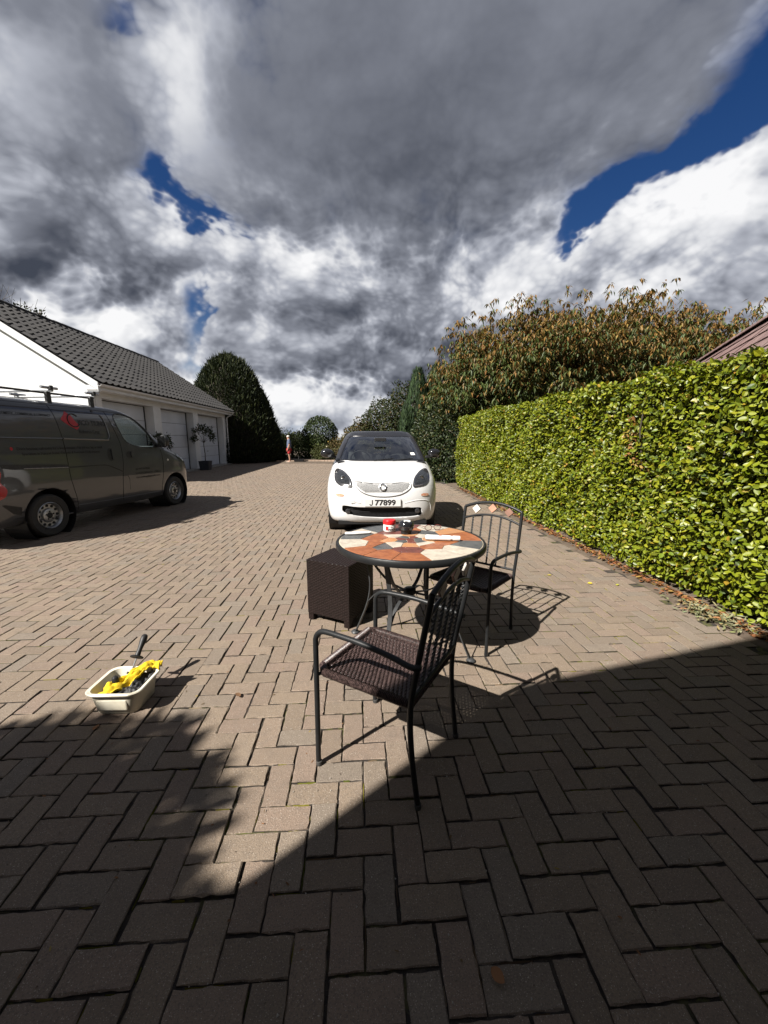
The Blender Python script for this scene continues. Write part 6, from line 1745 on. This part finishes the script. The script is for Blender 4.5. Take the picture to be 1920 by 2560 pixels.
# ------------------------------------------------------------------ potted standards by the garage
M['planter'] = mat('planter', (0.030, 0.035, 0.048), 0.5, var=0.3, vscale=10)
def standard(x, y, lab):
    e = empty('potted_bay_tree', (x, y, 0)); tag(e, lab, 'potted tree', 'potted trees by the garage doors')
    MB().add([(-.19, -.19, 0), (.19, -.19, 0), (.19, .19, 0), (-.19, .19, 0), (-.23, -.23, .42), (.23, -.23, .42), (.23, .23, .42), (-.23, .23, .42), (-.20, -.20, .42), (.20, -.20, .42), (.20, .20, .42), (-.20, .20, .42), (-.19, -.19, .37), (.19, -.19, .37), (.19, .19, .37), (-.19, .19, .37)],
             [(3, 2, 1, 0), (0, 1, 5, 4), (1, 2, 6, 5), (2, 3, 7, 6), (3, 0, 4, 7), (4, 5, 9, 8), (5, 6, 10, 9), (6, 7, 11, 10), (7, 4, 8, 11), (8, 9, 13, 12), (9, 10, 14, 13), (10, 11, 15, 14), (11, 8, 12, 15), (12, 13, 14, 15)]).build('planter', M['planter'], e)
    MB().box((0, 0, .33), (.455, .455, .018)).build('planter_band', M['planter'], e)
    tk = MB().tube([(0, 0, .36), (.015, .01, .75), (-.01, 0, 1.1), (0, 0, 1.32)], [.024, .020, .018, .016], 8)
    tips = [(-.32, .05, 1.52), (-.28, -.1, 1.75), (-.12, .1, 1.9), (.05, -.1, 1.83), (.25, .1, 1.78), (.36, -.05, 1.62), (.3, .12, 1.45), (.02, .2, 1.68), (-.36, -.1, 1.40)]
    branch_tree(tk, (0, 0, 1.25), tips, .010, .15); tk.build('trunk', M['bark'], e, smooth=60, fix=False)
    tp = np.array(tips); nn = 620; P = tp[rng.integers(0, len(tp), nn)] + rng.normal(0, .075, (nn, 3)); P[:, 2] += .02
    cen = np.array([0, 0, 1.55]); N = unit(P - cen)
    leaves_mesh('crown', P, N + rng.normal(0, .5, (nn, 3)), N + rng.normal(0, .6, (nn, 3)) + np.array([0, 0, .4]), rng.uniform(.09, .14, nn), rng.uniform(.03, .045, nn), palette([(0.028, 0.045, 0.014), (0.045, 0.06, 0.02)], [1, 1], nn), M['dark_leaf'], e)
    return e
standard(-7.24, 18.95, 'standard bay tree in a dark square planter before the last garage door')
sb2 = standard(-7.42, 15.3, 'standard bay tree mostly hidden behind the van bonnet'); sb2.scale = (.78, .78, .80)

# ------------------------------------------------------------------ bare tree and dark shrub behind the garage ridge
rb_ = pix_ray(-50, 600); rb_ = rb_ * 17.4 / rb_[1]
bt_ = empty('bare_tree', (float(rb_[0]), 17.4, 0)); tag(bt_, 'bare twiggy tree top showing above the garage roof ridge', 'tree')
bm2 = MB()
def grow(p, d, L, r, lev):
    q7 = p + d * L
    mid_ = (p + q7) / 2 + np.array([random.gauss(0, .06), random.gauss(0, .06), 0]) * L
    bm2.tube([tuple(p), tuple(mid_), tuple(q7)], [r, r * .85, r * .65], 5 if lev < 3 else 3, cap=False)
    if lev >= 5: return
    for k in range(3 if lev < 3 else 2):
        dd2 = d + np.array([random.gauss(0, .42), random.gauss(0, .42), random.gauss(.12, .2)]); dd2 /= np.linalg.norm(dd2)
        grow(q7, dd2, L * random.uniform(.62, .82), r * .6, lev + 1)
grow(np.array([0, 0, 0.]), np.array([0, 0, 1.]), 3.6, .17, 0)
zmax = max(v[2] for v in bm2.v); rt_ = pix_ray(10, 588); zt_ = CAM_H + rt_[2] * 17.4 / rt_[1]
bt_.scale = (.75 * zt_ / zmax, .75 * zt_ / zmax, zt_ / zmax)
bm2.build('trunk', M['bark'], bt_, smooth=60, fix=False)
round_tree('dark_shrub', 'dark leafy shrub peeping over the garage ridge', float(pix_ray(62, 690)[0] * 16.6 / pix_ray(62, 690)[1]), 16.6, 4.9, (.95, .9, 1.25), G1, [.5, .3, .1, .1], 4000, (.10, .16), (.05, .08), 'dark_leaf', .4, None)

# tree to the left of the house, out of view, whose shadow falls on the yard
yt_ = (-4.66, -1.36)
e = empty('garden_tree', (yt_[0], yt_[1], 0)); tag(e, 'small leafy garden tree beside the white house', 'tree')
ly = 3.95
P_l = []
rs = np.random.default_rng(21)
nn = 46000
blob = [(-.1, -.1, ly, .95), (-.9, .1, ly - .2, .8), (.35, -.50, ly - .3, .70), (-1.5, -.7, ly, .9), (-.5, -1.0, ly + .2, .9), (.45, -1.05, ly - .1, .6), (-2.3, -.1, ly - .2, .7), (.2, -1.7, ly, .6), (-.9, -1.8, ly, .8), (.45, .15, ly - .5, .45), (.52, -.50, ly, .50)]
bi = rs.integers(0, len(blob), nn); B_ = np.array(blob)
d = rand_unit(nn); P = B_[bi, :3] + d * B_[bi, 3:4] * (rs.random((nn, 1)) ** .4) * np.array([.85, .85, .7])
leaves_mesh('crown', P, d + rng.normal(0, .6, (nn, 3)), rand_unit(nn) + np.array([0, 0, .8]), rng.uniform(.10, .16, nn), rng.uniform(.05, .08, nn), palette([(0.05, 0.08, 0.02), (0.08, 0.11, 0.03)], [1, 1], nn), M['mid_leaf'], e)
trunk(e, 3.4, .10, limbs=[tuple(b[:3]) for b in blob])

# ------------------------------------------------------------------ person in red shorts
M['skin'] = mat('skin', (0.46, 0.25, 0.17), 0.55, var=0.15, vscale=12)
M['shirt'] = mat('shirt', (0.10, 0.125, 0.20), 0.9, var=0.2, vscale=8, bump=0.3, bscale=40)
M['shorts'] = mat('shorts', (0.42, 0.010, 0.016), 0.85, var=0.2, vscale=8, bump=0.3, bscale=40)
M['hair'] = mat('hair', (0.55, 0.53, 0.50), 0.8, bump=0.6, bscale=80)
M['shoe'] = mat('shoe', (0.50, 0.42, 0.34), 0.7)
def skin_mesh(name, verts, edges, rad, root, mt, parent, sub=2):
    me = bpy.data.meshes.new(name); me.from_pydata(verts, edges, []); o = bpy.data.objects.new(name, me); COL.objects.link(o)
    md = o.modifiers.new('skin', 'SKIN'); o.modifiers.new('sub', 'SUBSURF').levels = sub; md.use_smooth_shade = True
    sv = me.skin_vertices
    if not sv:
        bm = bmesh.new(); bm.from_mesh(me); bm.verts.layers.skin.verify(); bm.to_mesh(me); bm.free(); sv = me.skin_vertices
    for i, r in enumerate(rad):
        sv[0].data[i].radius = r if isinstance(r, tuple) else (r, r); sv[0].data[i].use_root = (i == root)
    dg = bpy.context.evaluated_depsgraph_get(); dg.update()
    m2 = bpy.data.meshes.new_from_object(o.evaluated_get(dg)); bpy.data.objects.remove(o)
    m2.materials.clear(); m2.materials.append(mt)
    m2.polygons.foreach_set('use_smooth', [True] * len(m2.polygons))
    q8 = new_obj(name, m2, parent); return q8
# person faces local -y; the scene turns him to face left
per = empty('person', (-4.40, 24.92, 0), math.radians(-80)); tag(per, 'person in blue shirt and red shorts standing by the far flower bed', 'person')
V_ = [(0, 0, .90), (0, .01, 1.08), (0, .015, 1.26), (0, .0, 1.385), (0, -.02, 1.46), (0, -.035, 1.53), (0, -.03, 1.60)]
E_ = [(0, 1), (1, 2), (2, 3), (3, 4), (4, 5), (5, 6)]; Rr = [(.135, .11), (.14, .115), (.15, .115), (.085, .075), (.052, .055), (.072, .088), (.062, .075)]
for s in (-1, 1):
    b = len(V_); V_ += [(s * .10, 0, .84), (s * .105, -.01, .48), (s * .10, .015, .30), (s * .10, .02, .085), (s * .105, -.05, .035), (s * .11, -.15, .025)]
    E_ += [(0, b), (b, b + 1), (b + 1, b + 2), (b + 2, b + 3), (b + 3, b + 4), (b + 4, b + 5)]; Rr += [.088, .058, .056, .038, (.038, .032), (.034, .020)]
    b = len(V_); V_ += [(s * .17, .01, 1.36), (s * .215, .03, 1.10), (s * .20, -.05, .87), (s * .195, -.08, .80), (s * .19, -.10, .735)]
    E_ += [(3, b), (b, b + 1), (b + 1, b + 2), (b + 2, b + 3), (b + 3, b + 4)]; Rr += [.058, .044, .032, (.022, .036), (.014, .030)]
bodyp = skin_mesh('body', V_, E_, Rr, 0, M['skin'], per)
for s in (-1, 1):
    for k in range(4):
        y = -.125 + .02 * k
        skin_mesh('finger', [(s * .19, y, .745), (s * .188, y - .008, .705), (s * .18, y - .006, .67 + .006 * abs(k - 1.5))], [(0, 1), (1, 2)], [.009, .0085, .007], 0, M['skin'], bodyp, 1)
    skin_mesh('thumb', [(s * .19, -.125, .79), (s * .185, -.152, .755), (s * .18, -.158, .725)], [(0, 1), (1, 2)], [.011, .010, .008], 0, M['skin'], bodyp, 1)
    MB().lathe([(.001, -.008), (.010, -.004), (.010, .004), (.001, .008)], 10, (s * .028, -.113, 1.565), Matrix.Rotation(PI / 2, 3, 'X')).build('eye', M['print_black'], bodyp)
    MB().box((s * .078, -.025, 1.55), (.015, .035, .055)).build('ear', M['skin'], bodyp, bevel=.006)
    MB().box((s * .105, -.065, .022), (.085, .25, .045)).build('shoe', M['shoe'], per, bevel=.018, seg=3)
MB().prism([(-.012, 1.565), (.012, 1.565), (.016, 1.535), (-.016, 1.535)], lambda p: (p[0], -.105, p[1]), lambda p: (p[0] * .7, -.105 - (.030 if p[1] < 1.55 else .01), p[1])).build('nose', M['skin'], bodyp)
MB().box((0, -.112, 1.508), (.045, .012, .009)).build('mouth', M['label_red'], bodyp)
MB().grid(lambda u, v: (.082 * math.cos(2 * PI * u) * math.sin(v * PI * .55), -.022 + .098 * math.sin(2 * PI * u) * math.sin(v * PI * .55), 1.575 + .088 * math.cos(v * PI * .55)), 20, 8).build('hair', M['hair'], per, smooth=60)
Vs = [(0, .005, .86), (0, .01, 1.08), (0, .015, 1.27), (0, .0, 1.385)]; Es = [(0, 1), (1, 2), (2, 3)]; Rs = [(.165, .145), (.165, .145), (.168, .13), (.09, .085)]
for s in (-1, 1):
    b = len(Vs); Vs += [(s * .175, .01, 1.355), (s * .208, .025, 1.20), (s * .214, .03, 1.14)]; Es += [(3, b), (b, b + 1), (b + 1, b + 2)]; Rs += [.075, .072, .070]
skin_mesh('shirt', Vs, Es, Rs, 1, M['shirt'], per)
Vs = [(0, 0, .90)]; Es = []; Rs = [(.16, .14)]
for s in (-1, 1):
    b = len(Vs); Vs += [(s * .098, 0, .78), (s * .108, -.006, .60), (s * .108, -.008, .52)]; Es += [(0, b), (b, b + 1), (b + 1, b + 2)]; Rs += [.108, .105, .104]
skin_mesh('shorts', Vs, Es, Rs, 0, M['shorts'], per)
tr_ = empty('garden_trug', (-3.82, 25.0, 0)); tag(tr_, 'low dark garden trug on the ground beside the person', 'trug')
MB().add([(-.26, -.14, 0), (.26, -.14, 0), (.26, .14, 0), (-.26, .14, 0), (-.30, -.17, .20), (.30, -.17, .20), (.30, .17, .20), (-.30, .17, .20), (-.27, -.14, .20), (.27, -.14, .20), (.27, .14, .20), (-.27, .14, .20), (-.24, -.12, .05), (.24, -.12, .05), (.24, .12, .05), (-.24, .12, .05)],
         [(3, 2, 1, 0), (0, 1, 5, 4), (1, 2, 6, 5), (2, 3, 7, 6), (3, 0, 4, 7), (4, 5, 9, 8), (5, 6, 10, 9), (6, 7, 11, 10), (7, 4, 8, 11), (8, 9, 13, 12), (9, 10, 14, 13), (10, 11, 15, 14), (11, 8, 12, 15), (12, 13, 14, 15)]).build('tray', M['black_plastic'], tr_)
MB().tube([(0, -.165, .19), (0, -.12, .33), (0, 0, .38), (0, .12, .33), (0, .165, .19)], .012, 6).build('handle', M['black_plastic'], tr_, smooth=60)

# ------------------------------------------------------------------ grit, crumbs and bits of leaf lying about on the paving
ng = 1500
gx_, gy_ = rng.uniform(-2.6, 2.7, ng), .7 + rng.random(ng) ** 1.5 * 5.5
Pg = np.c_[gx_, gy_, np.full(ng, .0015)]
sz_ = rng.uniform(.0012, .0042, ng)
tet = np.array([(1, 0, 0), (-.5, .87, 0), (-.5, -.87, 0), (.1, .05, .9)])
Vg = Pg[:, None, :] + tet[None] * sz_[:, None, None] * rng.uniform(.7, 1.3, (ng, 4, 1))
Fg = (np.arange(ng) * 4)[:, None, None] + np.array([(0, 1, 3), (1, 2, 3), (2, 0, 3)])[None]
M['grit'] = leaf_mat('grit', 0.8, 0.0, 0.2)
go = np_mesh('grit', Vg.reshape(-1, 3), Fg.reshape(-1, 3), M['grit'], np.repeat(palette([(0.45, 0.42, 0.37), (0.16, 0.12, 0.09), (0.26, 0.22, 0.17)], [.45, .3, .25], ng), 4, axis=0))
tag(go, 'small stones and crumbs scattered over the paving', 'grit', kind='stuff')
nb2 = 160
Pb = np.c_[rng.uniform(-1.6, 2.6, nb2), .8 + rng.random(nb2) ** 1.3 * 4.5, np.full(nb2, .004)]
lb = leaves_mesh('leaf_bits', Pb, rng.normal(0, 1, (nb2, 3)) * (1, 1, .1), rng.normal(0, .2, (nb2, 3)) + (0, 0, 1), rng.uniform(.008, .022, nb2), rng.uniform(.003, .009, nb2), palette([(0.22, 0.10, 0.04), (0.14, 0.09, 0.04), (0.30, 0.22, 0.06)], [.5, .35, .15], nb2), M['litter'])
tag(lb, 'tiny scraps of brown leaf and twig on the paving', 'leaf scraps', kind='stuff')
